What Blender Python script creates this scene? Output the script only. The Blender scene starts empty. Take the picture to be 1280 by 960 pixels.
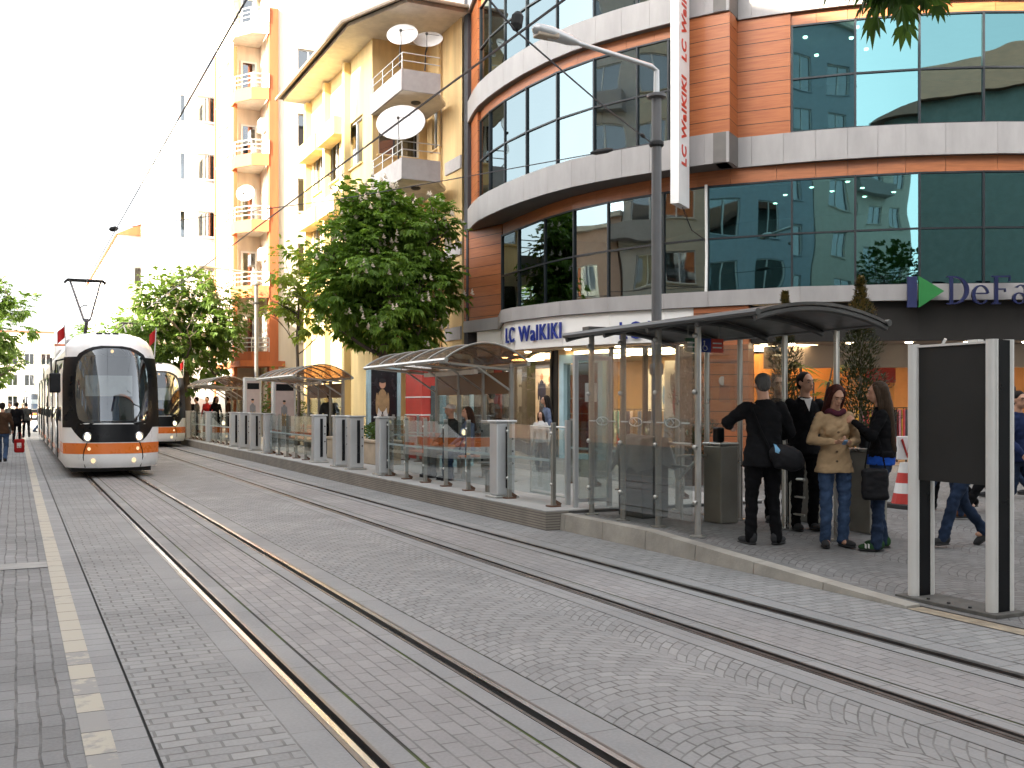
import bpy, bmesh, math, random
from mathutils import Vector, Matrix, noise as mnoise
R = math.radians
rnd = random.Random(7)
scene = bpy.context.scene
COL = scene.collection

# ------------------------------------------------------------------ camera model
F = 1280.0; HOR = 507.0; CH = 1.6
TH = math.atan(620.0 / F); SN, CS = math.sin(TH), math.cos(TH)
def ray(px): 
    xc = (px - 640.0) / F
    return SN + CS * xc, CS - SN * xc
def atX(px, X):            # plan point on the vertical plane X = const seen in image column px
    a, b = ray(px); z = X / a
    return X, z * b
def atS(px, S):            # plan point at image scale S (pixels per metre)
    a, b = ray(px); z = F / S
    return z * a, z * b

# ------------------------------------------------------------------ materials
MATS = {}
def _new(name):
    m = bpy.data.materials.new(name); m.use_nodes = True
    nt = m.node_tree; nt.nodes.clear()
    out = nt.nodes.new('ShaderNodeOutputMaterial')
    return m, nt, out
class NT:
    def __init__(s, nt): s.nt = nt
    def n(s, typ, **kw):
        nd = s.nt.nodes.new('ShaderNode' + typ)
        for k, v in kw.items():
            if k.startswith('i_'):
                key = k[2:]
                key = int(key) if key.isdigit() else key.replace('_', ' ')
                s.put(nd, key, v)
            else: setattr(nd, k, v)
        return nd
    def put(s, nd, key, v):
        if isinstance(v, bpy.types.NodeSocket): s.nt.links.new(v, nd.inputs[key])
        elif isinstance(v, bpy.types.Node): s.nt.links.new(v.outputs[0], nd.inputs[key])
        else: nd.inputs[key].default_value = v
    def math(s, op, a, b=0.0, c=0.0):
        nd = s.n('Math', operation=op); s.put(nd, 0, a); s.put(nd, 1, b)
        if op in ('MULTIPLY_ADD', 'SMOOTH_MIN', 'COMPARE'): s.put(nd, 2, c)
        return nd.outputs[0]
    def mix(s, fac, a, b, mode='MIX'):
        nd = s.n('Mix', data_type='RGBA', blend_type=mode)
        s.put(nd, 0, fac); s.put(nd, 6, a); s.put(nd, 7, b)
        return nd.outputs[2]
    def ramp(s, fac, lo, hi, a=0.0, b=1.0):
        nd = s.n('MapRange'); s.put(nd, 0, fac); s.put(nd, 1, lo); s.put(nd, 2, hi); s.put(nd, 3, a); s.put(nd, 4, b)
        return nd.outputs[0]
def c4(c): return (c[0], c[1], c[2], 1.0)
def pm(name, col, rough=0.5, metal=0.0, spec=0.5, var=0.12, vs=3.0, bump=0.0, bs=60.0, coat=0.0, stretch=None, col2=None, emit=None, es=0.0, trans=0.0):
    """plain paint/metal/stone with a little uneven tone and surface"""
    if name in MATS: return MATS[name]
    m, nt, out = _new(name); T = NT(nt)
    b = T.n('BsdfPrincipled'); nt.links.new(b.outputs[0], out.inputs[0])
    tc = T.n('TexCoord'); vec = tc.outputs['Object']
    if stretch:
        mp = T.n('Mapping'); T.put(mp, 0, vec); mp.inputs['Scale'].default_value = stretch; vec = mp.outputs[0]
    nz = T.n('TexNoise', i_Scale=vs, i_Detail=6.0, i_Roughness=0.6); T.put(nz, 0, vec)
    f = T.ramp(nz.outputs[0], 0.3, 0.7)
    d = col2 if col2 else tuple(x * (1 - var * 1.6) for x in col)
    cc = T.mix(f, c4(d), c4(tuple(min(1, x * (1 + (0 if col2 else var * .6))) for x in col)))
    T.put(b, 'Base Color', cc)
    T.put(b, 'Roughness', T.ramp(nz.outputs[0], 0.25, 0.75, max(0.02, rough - 0.07), min(1, rough + 0.09)))
    b.inputs['Metallic'].default_value = metal
    b.inputs['Specular IOR Level'].default_value = spec
    if coat: b.inputs['Coat Weight'].default_value = coat; b.inputs['Coat Roughness'].default_value = 0.06
    if emit: b.inputs['Emission Color'].default_value = c4(emit); b.inputs['Emission Strength'].default_value = es
    if trans: b.inputs['Transmission Weight'].default_value = trans
    if bump:
        n2 = T.n('TexNoise', i_Scale=bs, i_Detail=4.0); T.put(n2, 0, vec)
        bp = T.n('Bump', i_Strength=bump, i_Distance=0.01); T.put(bp, 'Height', n2.outputs[0]); T.put(b, 'Normal', bp.outputs[0])
    MATS[name] = m; return m
def emat(name, col, s):
    if name in MATS: return MATS[name]
    m, nt, out = _new(name); T = NT(nt)
    e = T.n('Emission'); e.inputs[0].default_value = c4(col); e.inputs[1].default_value = s
    nt.links.new(e.outputs[0], out.inputs[0]); MATS[name] = m; return m
def glassmat(name, tint, refl=0.5, rough=0.02, wav=0.0, base=0.06, gcol=(.93, .97, 1)):
    """thin sheet glass: tinted see-through plus a mirror part that grows at grazing angles"""
    if name in MATS: return MATS[name]
    m, nt, out = _new(name); T = NT(nt)
    tr = T.n('BsdfTransparent'); tr.inputs[0].default_value = c4(tint)
    gl = T.n('BsdfGlossy'); gl.inputs[0].default_value = c4(gcol); gl.inputs['Roughness'].default_value = rough
    lw = T.n('LayerWeight', i_Blend=0.35)
    fac = T.ramp(lw.outputs['Facing'], 0.0, 1.0, base, refl)
    if wav:
        tc = T.n('TexCoord'); nz = T.n('TexNoise', i_Scale=0.55, i_Detail=1.0); T.put(nz, 0, tc.outputs['Object'])
        bp = T.n('Bump', i_Strength=wav, i_Distance=0.05); T.put(bp, 'Height', nz.outputs[0]); T.put(gl, 'Normal', bp.outputs[0])
    mx = T.n('MixShader'); T.put(mx, 0, fac); nt.links.new(tr.outputs[0], mx.inputs[1]); nt.links.new(gl.outputs[0], mx.inputs[2])
    nt.links.new(mx.outputs[0], out.inputs[0]); MATS[name] = m; return m

def setts(name, c1, c2, joint, bw, bh, mortar=0.012, rot=0.0, arc=None, offset=0.5, stain=0.35, rough=0.75, bump=0.35, wob=0.012, squash=1.0, moss=0.0, sheen=0.35):
    """stone setts / pavers laid in courses; arc = (width, rise) bends the courses into segmental arcs"""
    m, nt, out = _new(name); T = NT(nt)
    b = T.n('BsdfPrincipled'); nt.links.new(b.outputs[0], out.inputs[0])
    tc = T.n('TexCoord')
    mp = T.n('Mapping'); T.put(mp, 0, tc.outputs['Object']); mp.inputs['Rotation'].default_value = (0, 0, rot)
    vec = mp.outputs[0]
    wn = T.n('TexNoise', i_Scale=2.2, i_Detail=3.0); T.put(wn, 0, vec)
    wv = T.n('VectorMath', operation='SUBTRACT'); T.put(wv, 0, wn.outputs['Color']); wv.inputs[1].default_value = (.5, .5, .5)
    ws = T.n('VectorMath', operation='SCALE'); T.put(ws, 0, wv.outputs[0]); ws.inputs['Scale'].default_value = wob * 3
    ad = T.n('VectorMath', operation='ADD'); T.put(ad, 0, vec); T.put(ad, 1, ws.outputs[0]); vec = ad.outputs[0]
    if arc:
        sx = T.n('SeparateXYZ'); T.put(sx, 0, vec)
        u = T.math('MULTIPLY', T.math('SUBTRACT', T.math('FRACT', T.math('DIVIDE', sx.outputs[0], arc[0])), 0.5), 2.0)
        y = T.math('ADD', sx.outputs[1], T.math('MULTIPLY', T.math('MULTIPLY', u, u), arc[1]))
        cb = T.n('CombineXYZ'); T.put(cb, 0, sx.outputs[0]); T.put(cb, 1, y); vec = cb.outputs[0]
    br = T.n('TexBrick', offset=offset, squash=squash)
    T.put(br, 'Vector', vec); br.inputs['Scale'].default_value = 1.0
    br.inputs['Color1'].default_value = (0, 0, 0, 1); br.inputs['Color2'].default_value = (1, 1, 1, 1); br.inputs['Mortar'].default_value = (.5, .5, .5, 1)
    br.inputs['Brick Width'].default_value = bw; br.inputs['Row Height'].default_value = bh
    br.inputs['Mortar Size'].default_value = mortar; br.inputs['Mortar Smooth'].default_value = 0.35; br.inputs['Bias'].default_value = 0
    fac = br.outputs['Fac']
    st = T.n('TexNoise', i_Scale=0.7, i_Detail=8.0, i_Roughness=0.65); T.put(st, 0, tc.outputs['Object'])
    gr = T.n('TexNoise', i_Scale=55.0, i_Detail=3.0); T.put(gr, 0, tc.outputs['Object'])
    col = T.mix(br.outputs['Color'], c4(c1), c4(c2))
    col = T.mix(T.ramp(st.outputs[0], .3, .72, 0, stain), col, c4(tuple(x * .5 for x in c1)))
    col = T.mix(T.ramp(gr.outputs[0], .35, .7, 0, .25), col, c4(tuple(min(1, x * 1.35) for x in c2)))
    s2 = T.n('TexNoise', i_Scale=.23, i_Detail=4.0, i_Roughness=.55); T.put(s2, 0, tc.outputs['Object'])
    col = T.mix(T.ramp(s2.outputs[0], .35, .65, 0, .3), col, c4(tuple(x * .68 for x in c1)))
    sp = T.n('TexNoise', i_Scale=3.4, i_Detail=5.0, i_Roughness=.7); T.put(sp, 0, tc.outputs['Object'])
    col = T.mix(T.ramp(sp.outputs[0], .64, .74, 0, .45), col, c4(tuple(x * .45 for x in c1)))
    jc = c4(joint)
    if moss:
        mn = T.n('TexNoise', i_Scale=1.3, i_Detail=5.0); T.put(mn, 0, tc.outputs['Object'])
        jc = T.mix(T.ramp(mn.outputs[0], .52, .66, 0, moss), jc, (.05, .075, .02, 1))
    jn = T.n('TexNoise', i_Scale=5.0, i_Detail=4.0); T.put(jn, 0, tc.outputs['Object'])
    jf = T.math('MULTIPLY', fac, T.ramp(jn.outputs[0], .32, .62, .25, .95))
    col = T.mix(jf, col, jc)
    T.put(b, 'Base Color', col)
    T.put(b, 'Roughness', T.ramp(st.outputs[0], .3, .7, rough - .14, rough + .1))
    b.inputs['Specular IOR Level'].default_value = sheen
    h = T.math('ADD', T.math('MULTIPLY', T.math('SUBTRACT', 1.0, fac), 1.0), T.math('MULTIPLY', gr.outputs[0], .25))
    h = T.math('ADD', h, T.math('MULTIPLY', br.outputs['Color'], .3))
    bp = T.n('Bump', i_Strength=bump, i_Distance=0.012); T.put(bp, 'Height', h); T.put(b, 'Normal', bp.outputs[0])
    MATS[name] = m; return m
def boards(name, c1, c2, pitch, groove=0.05, gc=(.02, .012, .008), rough=.42):
    """horizontal timber-look boards with dark open joints"""
    m, nt, out = _new(name); T = NT(nt)
    b = T.n('BsdfPrincipled'); nt.links.new(b.outputs[0], out.inputs[0])
    tc = T.n('TexCoord'); sx = T.n('SeparateXYZ'); T.put(sx, 0, tc.outputs['Object'])
    q = T.math('DIVIDE', sx.outputs[2], pitch); fr = T.math('FRACT', q); fl = T.math('FLOOR', q)
    cb = T.n('CombineXYZ'); T.put(cb, 0, sx.outputs[0]); T.put(cb, 1, sx.outputs[1]); T.put(cb, 2, T.math('MULTIPLY', sx.outputs[2], 16))
    nz = T.n('TexNoise', i_Scale=1.4, i_Detail=7.0, i_Roughness=.62); T.put(nz, 0, cb.outputs[0])
    wn = T.n('TexWhiteNoise', noise_dimensions='1D'); T.put(wn, 'W', fl)
    col = T.mix(T.ramp(nz.outputs[0], .3, .7), c4(c1), c4(c2))
    col = T.mix(T.math('MULTIPLY', wn.outputs[0], .25), col, c4(tuple(x * .6 for x in c1)))
    g = T.math('LESS_THAN', fr, groove)
    col = T.mix(g, col, c4(gc))
    T.put(b, 'Base Color', col); b.inputs['Roughness'].default_value = rough; b.inputs['Specular IOR Level'].default_value = .35
    bp = T.n('Bump', i_Strength=.5, i_Distance=.02); T.put(bp, 'Height', T.math('SUBTRACT', 1.0, g)); T.put(b, 'Normal', bp.outputs[0])
    MATS[name] = m; return m
def leafmat(name, c1, c2, trans=.35):
    m, nt, out = _new(name); T = NT(nt)
    tc = T.n('TexCoord'); nz = T.n('TexNoise', i_Scale=1.1, i_Detail=5.0); T.put(nz, 0, tc.outputs['Object'])
    n2 = T.n('TexNoise', i_Scale=9.0, i_Detail=2.0); T.put(n2, 0, tc.outputs['Object'])
    f = T.math('ADD', T.math('MULTIPLY', nz.outputs[0], .5), T.math('MULTIPLY', n2.outputs[0], .5))
    col = T.mix(T.ramp(f, .36, .64), c4(c1), c4(c2))
    b = T.n('BsdfPrincipled'); T.put(b, 'Base Color', col); b.inputs['Roughness'].default_value = .5; b.inputs['Specular IOR Level'].default_value = .3
    tl = T.n('BsdfTranslucent'); T.put(tl, 0, T.mix(.5, col, (c2[0] * 1.6, c2[1] * 1.7, c2[2] * .8, 1)))
    mx = T.n('MixShader', i_0=trans); nt.links.new(b.outputs[0], mx.inputs[1]); nt.links.new(tl.outputs[0], mx.inputs[2])
    nt.links.new(mx.outputs[0], out.inputs[0]); MATS[name] = m; return m

# ------------------------------------------------------------------ mesh builder
class MB:
    def __init__(s): s.v = []; s.f = []
    def add(s, vs, fs):
        o = len(s.v); s.v += [tuple(x) for x in vs]; s.f += [tuple(i + o for i in f) for f in fs]
    def box(s, x0, x1, y0, y1, z0, z1, bev=0.0):
        if bev <= 0:
            s.add([(x0, y0, z0), (x1, y0, z0), (x1, y1, z0), (x0, y1, z0), (x0, y0, z1), (x1, y0, z1), (x1, y1, z1), (x0, y1, z1)],
                  [(0, 3, 2, 1), (4, 5, 6, 7), (0, 1, 5, 4), (1, 2, 6, 5), (2, 3, 7, 6), (3, 0, 4, 7)])
        else:
            bm = bmesh.new(); bmesh.ops.create_cube(bm, size=1)
            for v in bm.verts: v.co = Vector((x0 + (v.co.x + .5) * (x1 - x0), y0 + (v.co.y + .5) * (y1 - y0), z0 + (v.co.z + .5) * (z1 - z0)))
            bmesh.ops.bevel(bm, geom=bm.edges[:], offset=bev, segments=2, affect='EDGES', profile=.5)
            bm.verts.index_update(); s.add([v.co for v in bm.verts], [[v.index for v in f.verts] for f in bm.faces]); bm.free()
        return s
    def obox(s, c, ax, ay, az, bev=0.0):
        """box from centre and three half-extent vectors"""
        t = MB(); t.box(-1, 1, -1, 1, -1, 1)
        c = Vector(c); ax, ay, az = Vector(ax), Vector(ay), Vector(az)
        s.add([c + ax * p[0] + ay * p[1] + az * p[2] for p in t.v], t.f); return s
    def tube(s, pts, r, n=8, cap=True, closed=False):
        pts = [Vector(p) for p in pts]; m = len(pts); rs = r if isinstance(r, (list, tuple)) else [r] * m
        rings = []; prev = None
        for i, p in enumerate(pts):
            if closed: d = pts[(i + 1) % m] - pts[i - 1]
            else: d = (pts[min(i + 1, m - 1)] - pts[max(i - 1, 0)])
            d = d.normalized() if d.length > 1e-9 else Vector((0, 0, 1))
            up = prev if prev is not None and abs(prev.dot(d)) < .99 else (Vector((0, 0, 1)) if abs(d.z) < .9 else Vector((1, 0, 0)))
            a = (up - d * up.dot(d)).normalized(); b = d.cross(a); prev = a
            rings.append([p + a * (rs[i] * math.cos(2 * math.pi * k / n)) + b * (rs[i] * math.sin(2 * math.pi * k / n)) for k in range(n)])
        vs = [q for rg in rings for q in rg]; fs = []
        for i in range(m if closed else m - 1):
            j = (i + 1) % m
            for k in range(n): fs.append((i * n + k, i * n + (k + 1) % n, j * n + (k + 1) % n, j * n + k))
        if cap and not closed:
            fs.append(tuple(range(n - 1, -1, -1))); fs.append(tuple((m - 1) * n + k for k in range(n)))
        s.add(vs, fs); return s
    def ell(s, c, r, nu=12, nv=8, M=None):
        c = Vector(c); rx, ry, rz = (r if isinstance(r, (tuple, list)) else (r, r, r)); vs = []; fs = []
        for i in range(nv + 1):
            t = math.pi * i / nv
            for k in range(nu):
                p = 2 * math.pi * k / nu
                q = Vector((rx * math.sin(t) * math.cos(p), ry * math.sin(t) * math.sin(p), rz * math.cos(t)))
                vs.append(c + (M @ q if M else q))
        for i in range(nv):
            for k in range(nu): fs.append((i * nu + k, (i + 1) * nu + k, (i + 1) * nu + (k + 1) % nu, i * nu + (k + 1) % nu))
        s.add(vs, fs); return s
    def lathe(s, c, prof, n=16, axis='Z'):
        vs = []; fs = []; c = Vector(c)
        for (r, h) in prof:
            for k in range(n):
                a = 2 * math.pi * k / n; x, y = r * math.cos(a), r * math.sin(a)
                vs.append(c + (Vector((x, y, h)) if axis == 'Z' else Vector((x, h, y)) if axis == 'Y' else Vector((h, x, y))))
        for i in range(len(prof) - 1):
            for k in range(n): fs.append((i * n + k, i * n + (k + 1) % n, (i + 1) * n + (k + 1) % n, (i + 1) * n + k))
        fs.append(tuple(range(n - 1, -1, -1))); fs.append(tuple((len(prof) - 1) * n + k for k in range(n)))
        s.add(vs, fs); return s
    def quad(s, a, b, c, d): s.add([a, b, c, d], [(0, 1, 2, 3)]); return s
    def prism(s, poly, z0, z1):
        n = len(poly)
        s.add([(p[0], p[1], z0) for p in poly] + [(p[0], p[1], z1) for p in poly],
              [tuple(range(n - 1, -1, -1)), tuple(range(n, 2 * n))] + [(i, (i + 1) % n, n + (i + 1) % n, n + i) for i in range(n)])
        return s
    def grid(s, fn, nu, nv):
        s.add([fn(i / nu, j / nv) for j in range(nv + 1) for i in range(nu + 1)],
              [(j * (nu + 1) + i, j * (nu + 1) + i + 1, (j + 1) * (nu + 1) + i + 1, (j + 1) * (nu + 1) + i) for j in range(nv) for i in range(nu)])
        return s
    def xf(s, M): s.v = [tuple(M @ Vector(p)) for p in s.v]; return s
    def build(s, name, mat, parent=None, smooth=False, world=True, fixn=True):
        me = bpy.data.meshes.new(name)
        off = Vector((0, 0, 0))
        if parent is not None and world:
            q = parent
            while q is not None: off += Vector(q.location); q = q.parent
        me.from_pydata([tuple(Vector(p) - off) for p in s.v], [], s.f)
        me.update()
        if fixn:
            bm = bmesh.new(); bm.from_mesh(me); bmesh.ops.recalc_face_normals(bm, faces=bm.faces[:]); bm.to_mesh(me); bm.free()
        if mat is not None: me.materials.append(mat)
        if smooth:
            me.polygons.foreach_set('use_smooth', [True] * len(me.polygons))
            if smooth != 'all':
                try: me.set_sharp_from_angle(angle=R(40))
                except Exception: pass
        o = bpy.data.objects.new(name, me); COL.objects.link(o)
        if parent is not None: o.parent = parent
        return o
def tag(o, label=None, cat=None, group=None, kind=None):
    if label: o['label'] = label
    if cat: o['category'] = cat
    if group: o['group'] = group
    if kind: o['kind'] = kind
    return o
def empty(name, loc, label, cat, group=None, rz=0.0):
    o = bpy.data.objects.new(name, None); COL.objects.link(o)
    o.location = loc; o.rotation_euler = (0, 0, rz); o.empty_display_size = .2
    return tag(o, label, cat, group)
def copy_tree(o, parent=None):
    c = o.copy(); COL.objects.link(c)
    if parent is not None: c.parent = parent
    for ch in list(o.children): copy_tree(ch, c)
    return c
def structure(mb, name, mat, smooth=False):
    return tag(mb.build(name, mat, None, smooth), kind='structure')
def text_mb(s, size, depth=.03, bold=0.0, shear=0.0, spacing=1.0, wx=1.0, width=0, height=0):
    """block letters as a mesh in the XZ plane, front towards -Y, origin at the lower left"""
    cu = bpy.data.curves.new('lettering', 'FONT'); cu.body = s; cu.size = size; cu.extrude = depth / 2; cu.offset = bold
    cu.shear = shear; cu.space_character = spacing; cu.resolution_u = 3
    o = bpy.data.objects.new('lettering', cu); COL.objects.link(o)
    dg = bpy.context.evaluated_depsgraph_get(); me = bpy.data.meshes.new_from_object(o.evaluated_get(dg))
    mb = MB(); mb.add([(v.co.x * wx, -v.co.z, v.co.y) for v in me.vertices], [tuple(p.vertices) for p in me.polygons])
    bpy.data.objects.remove(o); bpy.data.curves.remove(cu); bpy.data.meshes.remove(me)
    if width:
        x0 = min(v[0] for v in mb.v); x1 = max(v[0] for v in mb.v); z0 = min(v[2] for v in mb.v); z1 = max(v[2] for v in mb.v)
        mb.v = [((v[0] - x0) * width / (x1 - x0), v[1], (v[2] - z0) * height / (z1 - z0)) for v in mb.v]
    return mb
# ------------------------------------------------------------------ light, sky, camera
SUN_AZ = Vector((-.975, -.21, 0)).normalized(); SUN_EL = R(24)
w = bpy.data.worlds.new('World'); scene.world = w; w.use_nodes = True
nt = w.node_tree; nt.nodes.clear(); T = NT(nt)
sky = T.n('TexSky', sky_type='NISHITA'); sky.sun_disc = False; sky.sun_elevation = SUN_EL
sky.sun_rotation = math.atan2(SUN_AZ.x, SUN_AZ.y); sky.air_density = 1.0; sky.dust_density = 4.0; sky.ozone_density = 1.0
hsv = T.n('HueSaturation'); hsv.inputs['Saturation'].default_value = .16; T.put(hsv, 'Color', sky)
bg = T.n('Background'); nt.links.new(hsv.outputs[0], bg.inputs[0]); bg.inputs[1].default_value = 0.15
wo = T.n('OutputWorld'); nt.links.new(bg.outputs[0], wo.inputs[0])
sd = SUN_AZ * math.cos(SUN_EL) + Vector((0, 0, math.sin(SUN_EL)))
sl = bpy.data.lights.new('sun', 'SUN'); sl.energy = 5.0; sl.angle = R(.6); sl.color = (1, .88, .7)
so = bpy.data.objects.new('sun', sl); COL.objects.link(so); so.rotation_euler = (-sd).to_track_quat('-Z', 'Y').to_euler(); so.location = (0, 0, 60)
cam = bpy.data.cameras.new('camera'); co = bpy.data.objects.new('camera', cam); COL.objects.link(co)
co.location = (0, 0, CH); co.rotation_euler = (math.pi / 2, 0, -TH)
cam.sensor_width = 36; cam.lens = 36 * F / 1280; cam.shift_y = (HOR - 480) / 1280; cam.clip_end = 3000; cam.clip_start = .05
cam.dof.use_dof = False
scene.camera = co
scene.view_settings.view_transform = 'Standard'; scene.view_settings.look = 'None'
scene.view_settings.exposure = 2.58; scene.view_settings.gamma = 1; scene.view_settings.use_curve_mapping = False
scene.cycles.use_denoising = True
scene.cycles.max_bounces = 8; scene.cycles.transparent_max_bounces = 24; scene.cycles.diffuse_bounces = 4
scene.cycles.caustics_reflective = False; scene.cycles.caustics_refractive = False; scene.cycles.sample_clamp_indirect = 6
# ------------------------------------------------------------------ ground, road, rails, platform
Y0, Y1 = -30.0, 230.0
def sheet(name, x0, x1, mat, z=0.0, y0=Y0, y1=Y1):
    mb = MB(); mb.quad((x0, y0, z), (x1, y0, z), (x1, y1, z), (x0, y1, z)); return structure(mb, name, mat)
gb = MB(); gb.quad((-900, -900, -.05), (900, -900, -.05), (900, 1400, -.05), (-900, 1400, -.05))
structure(gb, 'ground', pm('earth', (.16, .155, .15), .9, var=.2, vs=.5))
m_left = setts('left_pavers', (.17, .17, .17), (.25, .249, .246), (.06, .058, .056), .2, .105, .008, stain=.5, bump=.5, wob=.012, rot=math.pi / 2)
m_sett = setts('street_setts', (.235, .235, .232), (.33, .327, .32), (.11, .107, .102), .175, .1, .009, stain=.5, bump=.4, wob=.018)
m_fan = setts('arc_setts', (.235, .235, .232), (.325, .322, .316), (.105, .102, .098), .115, .098, .008, arc=(1.25, .42), stain=.5, bump=.4, wob=.014)
m_pav = setts('track_pavers', (.25, .24, .236), (.325, .312, .306), (.115, .112, .107), .2, .1, .007, stain=.4, bump=.25, wob=.004, offset=.5, rot=math.pi / 2)
m_edge = setts('edge_pavers', (.235, .235, .235), (.31, .308, .304), (.09, .09, .088), .3, .18, .007, stain=.35, bump=.25, wob=.004, offset=0.0)
m_side = setts('right_pavers', (.15, .148, .144), (.23, .226, .22), (.07, .066, .062), .14, .1, .008, arc=(1.1, .3), stain=.5, bump=.4, wob=.012)
def conc(name, a, var=.15, moss=False):
    return pm(name, a, .75, var=var, vs=2.5, bump=.25, bs=90)
m_rs = setts('rail_bed_slabs', (.25, .25, .248), (.3, .298, .294), (.12, .118, .112), .62, .3, .006, rot=math.pi / 2, stain=.45, bump=.2, wob=.004, offset=0.0)
def yellow_stones():
    """kerb-edge stones whose yellow paint is worn through"""
    m, nt, out = _new('worn_yellow_stones'); T = NT(nt)
    b = T.n('BsdfPrincipled'); nt.links.new(b.outputs[0], out.inputs[0])
    tc = T.n('TexCoord'); sx = T.n('SeparateXYZ'); T.put(sx, 0, tc.outputs['Object'])
    q = T.math('DIVIDE', sx.outputs[1], .36); fl = T.math('FLOOR', q); fr = T.math('FRACT', q)
    wn = T.n('TexWhiteNoise', noise_dimensions='1D'); T.put(wn, 'W', fl)
    nz = T.n('TexNoise', i_Scale=7.0, i_Detail=7.0, i_Roughness=.7); T.put(nz, 0, tc.outputs['Object'])
    big = T.n('TexNoise', i_Scale=.35, i_Detail=2.0); T.put(big, 0, tc.outputs['Object'])
    wear = T.math('ADD', T.math('ADD', nz.outputs[0], T.math('MULTIPLY', wn.outputs[0], .42)), T.math('MULTIPLY', T.ramp(sx.outputs[1], 3.0, 9.0), -.22))
    p = T.ramp(wear, .60, .72)
    col = T.mix(p, (.40, .365, .295, 1), (.25, .243, .23, 1))
    col = T.mix(T.ramp(nz.outputs[0], .55, .75, 0, .5), col, (.33, .3, .25, 1))
    col = T.mix(T.math('LESS_THAN', fr, .035), col, (.07, .065, .06, 1))
    T.put(b, 'Base Color', col); b.inputs['Roughness'].default_value = .7
    bp = T.n('Bump', i_Strength=.3, i_Distance=.01); T.put(bp, 'Height', T.math('SUBTRACT', nz.outputs[0], T.math('LESS_THAN', fr, .035))); T.put(b, 'Normal', bp.outputs[0])
    return m
m_yel = yellow_stones()
m_joint = setts('mossy_joint', (.06, .058, .05), (.09, .085, .07), (.04, .04, .03), .3, .3, .01, moss=1.0, stain=.5)
def moss_joint():
    m, nt, out = _new('moss_joint'); T = NT(nt)
    b = T.n('BsdfPrincipled'); nt.links.new(b.outputs[0], out.inputs[0])
    tc = T.n('TexCoord'); nz = T.n('TexNoise', i_Scale=1.7, i_Detail=6.0); T.put(nz, 0, tc.outputs['Object'])
    T.put(b, 'Base Color', T.mix(T.ramp(nz.outputs[0], .45, .6), (.05, .047, .042, 1), (.07, .095, .022, 1))); b.inputs['Roughness'].default_value = .95
    return m
m_moss = moss_joint()
NL, NR, FL_, FR_ = 1.44, 2.44, 4.34, 5.34        # rail gauge faces
sheet('left_pavement', -9.5, .285, m_left)
sheet('kerb_line', .285, .42, m_yel, .003)
sheet('paver_edge', .42, .575, m_edge)
sheet('road_setts', .59, 1.19, m_sett)
def strips(a, b):
    # a, b: gauge faces of the left and right rail
    sheet('rail_bed', a - .25, a - .06, m_rs); sheet('rail_bed', a + .07, a + .19, m_rs)
    sheet('rail_bed', b - .19, b - .07, m_rs); sheet('rail_bed', b + .06, b + .25, m_rs)
    sheet('track_paving', a + .21, b - .21, m_pav)
    for x in (a - .255, a + .2, b - .2, b + .255): sheet('joint_moss', x - .012, x + .012, m_moss, -.004)
strips(NL, NR); strips(FL_, FR_)
sheet('road_setts', NR + .26, FL_ - .26, m_fan)
sheet('road_setts', FR_ + .26, 6.3, m_sett)
sheet('crossing_slab', -9.5, .282, pm('slab', (.33, .325, .31), .8, var=.2, vs=4), .006, 11.1, 11.5)
steel = pm('rail_steel', (.56, .56, .56), .27, 1.0, var=.05, vs=2, stretch=(3, .1, 3))
steel_d = pm('rail_dull', (.17, .16, .155), .38, .9, var=.2, vs=5)
groove = pm('rail_groove', (.02, .018, .016), .9)
def rail(x, side, bright, label):
    r = empty('tram_rail', (x, 0, 0), label, 'rail', 'tram rails set in the paving')
    h = MB(); 
    xs = (x - .032, x) if side < 0 else (x, x + .032)
    h.box(xs[0], xs[1], Y0, Y1, -.06, .006)
    q_ = MB(); xo = (x - .058, x - .0325) if side < 0 else (x + .0325, x + .058); q_.box(xo[0], xo[1], Y0, Y1, -.06, .003); q_.build('rail_shoulder', steel_d, r)
    h.build('rail_head', steel if bright else steel_d, r)
    g = MB(); gx = (x, x + .048) if side < 0 else (x - .048, x)
    g.box(gx[0] + .001, gx[1] - .001, Y0, Y1, -.07, -.035); g.build('groove', groove, r)
    l = MB(); lx = (x + .048, x + .068) if side < 0 else (x - .068, x - .048)
    l.box(lx[0], lx[1], Y0, Y1, -.06, .002); l.build('rail_lip', steel_d, r)
rail(NL, -1, True, 'bright polished steel rail under the near tram, left one of its pair')
rail(NR, 1, True, 'bright polished steel rail under the near tram, right one of its pair')
rail(FL_, -1, False, 'dull grooved steel rail of the far track, on the side of the near track')
rail(FR_, 1, False, 'dull grooved steel rail of the far track, nearest the platform')

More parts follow.
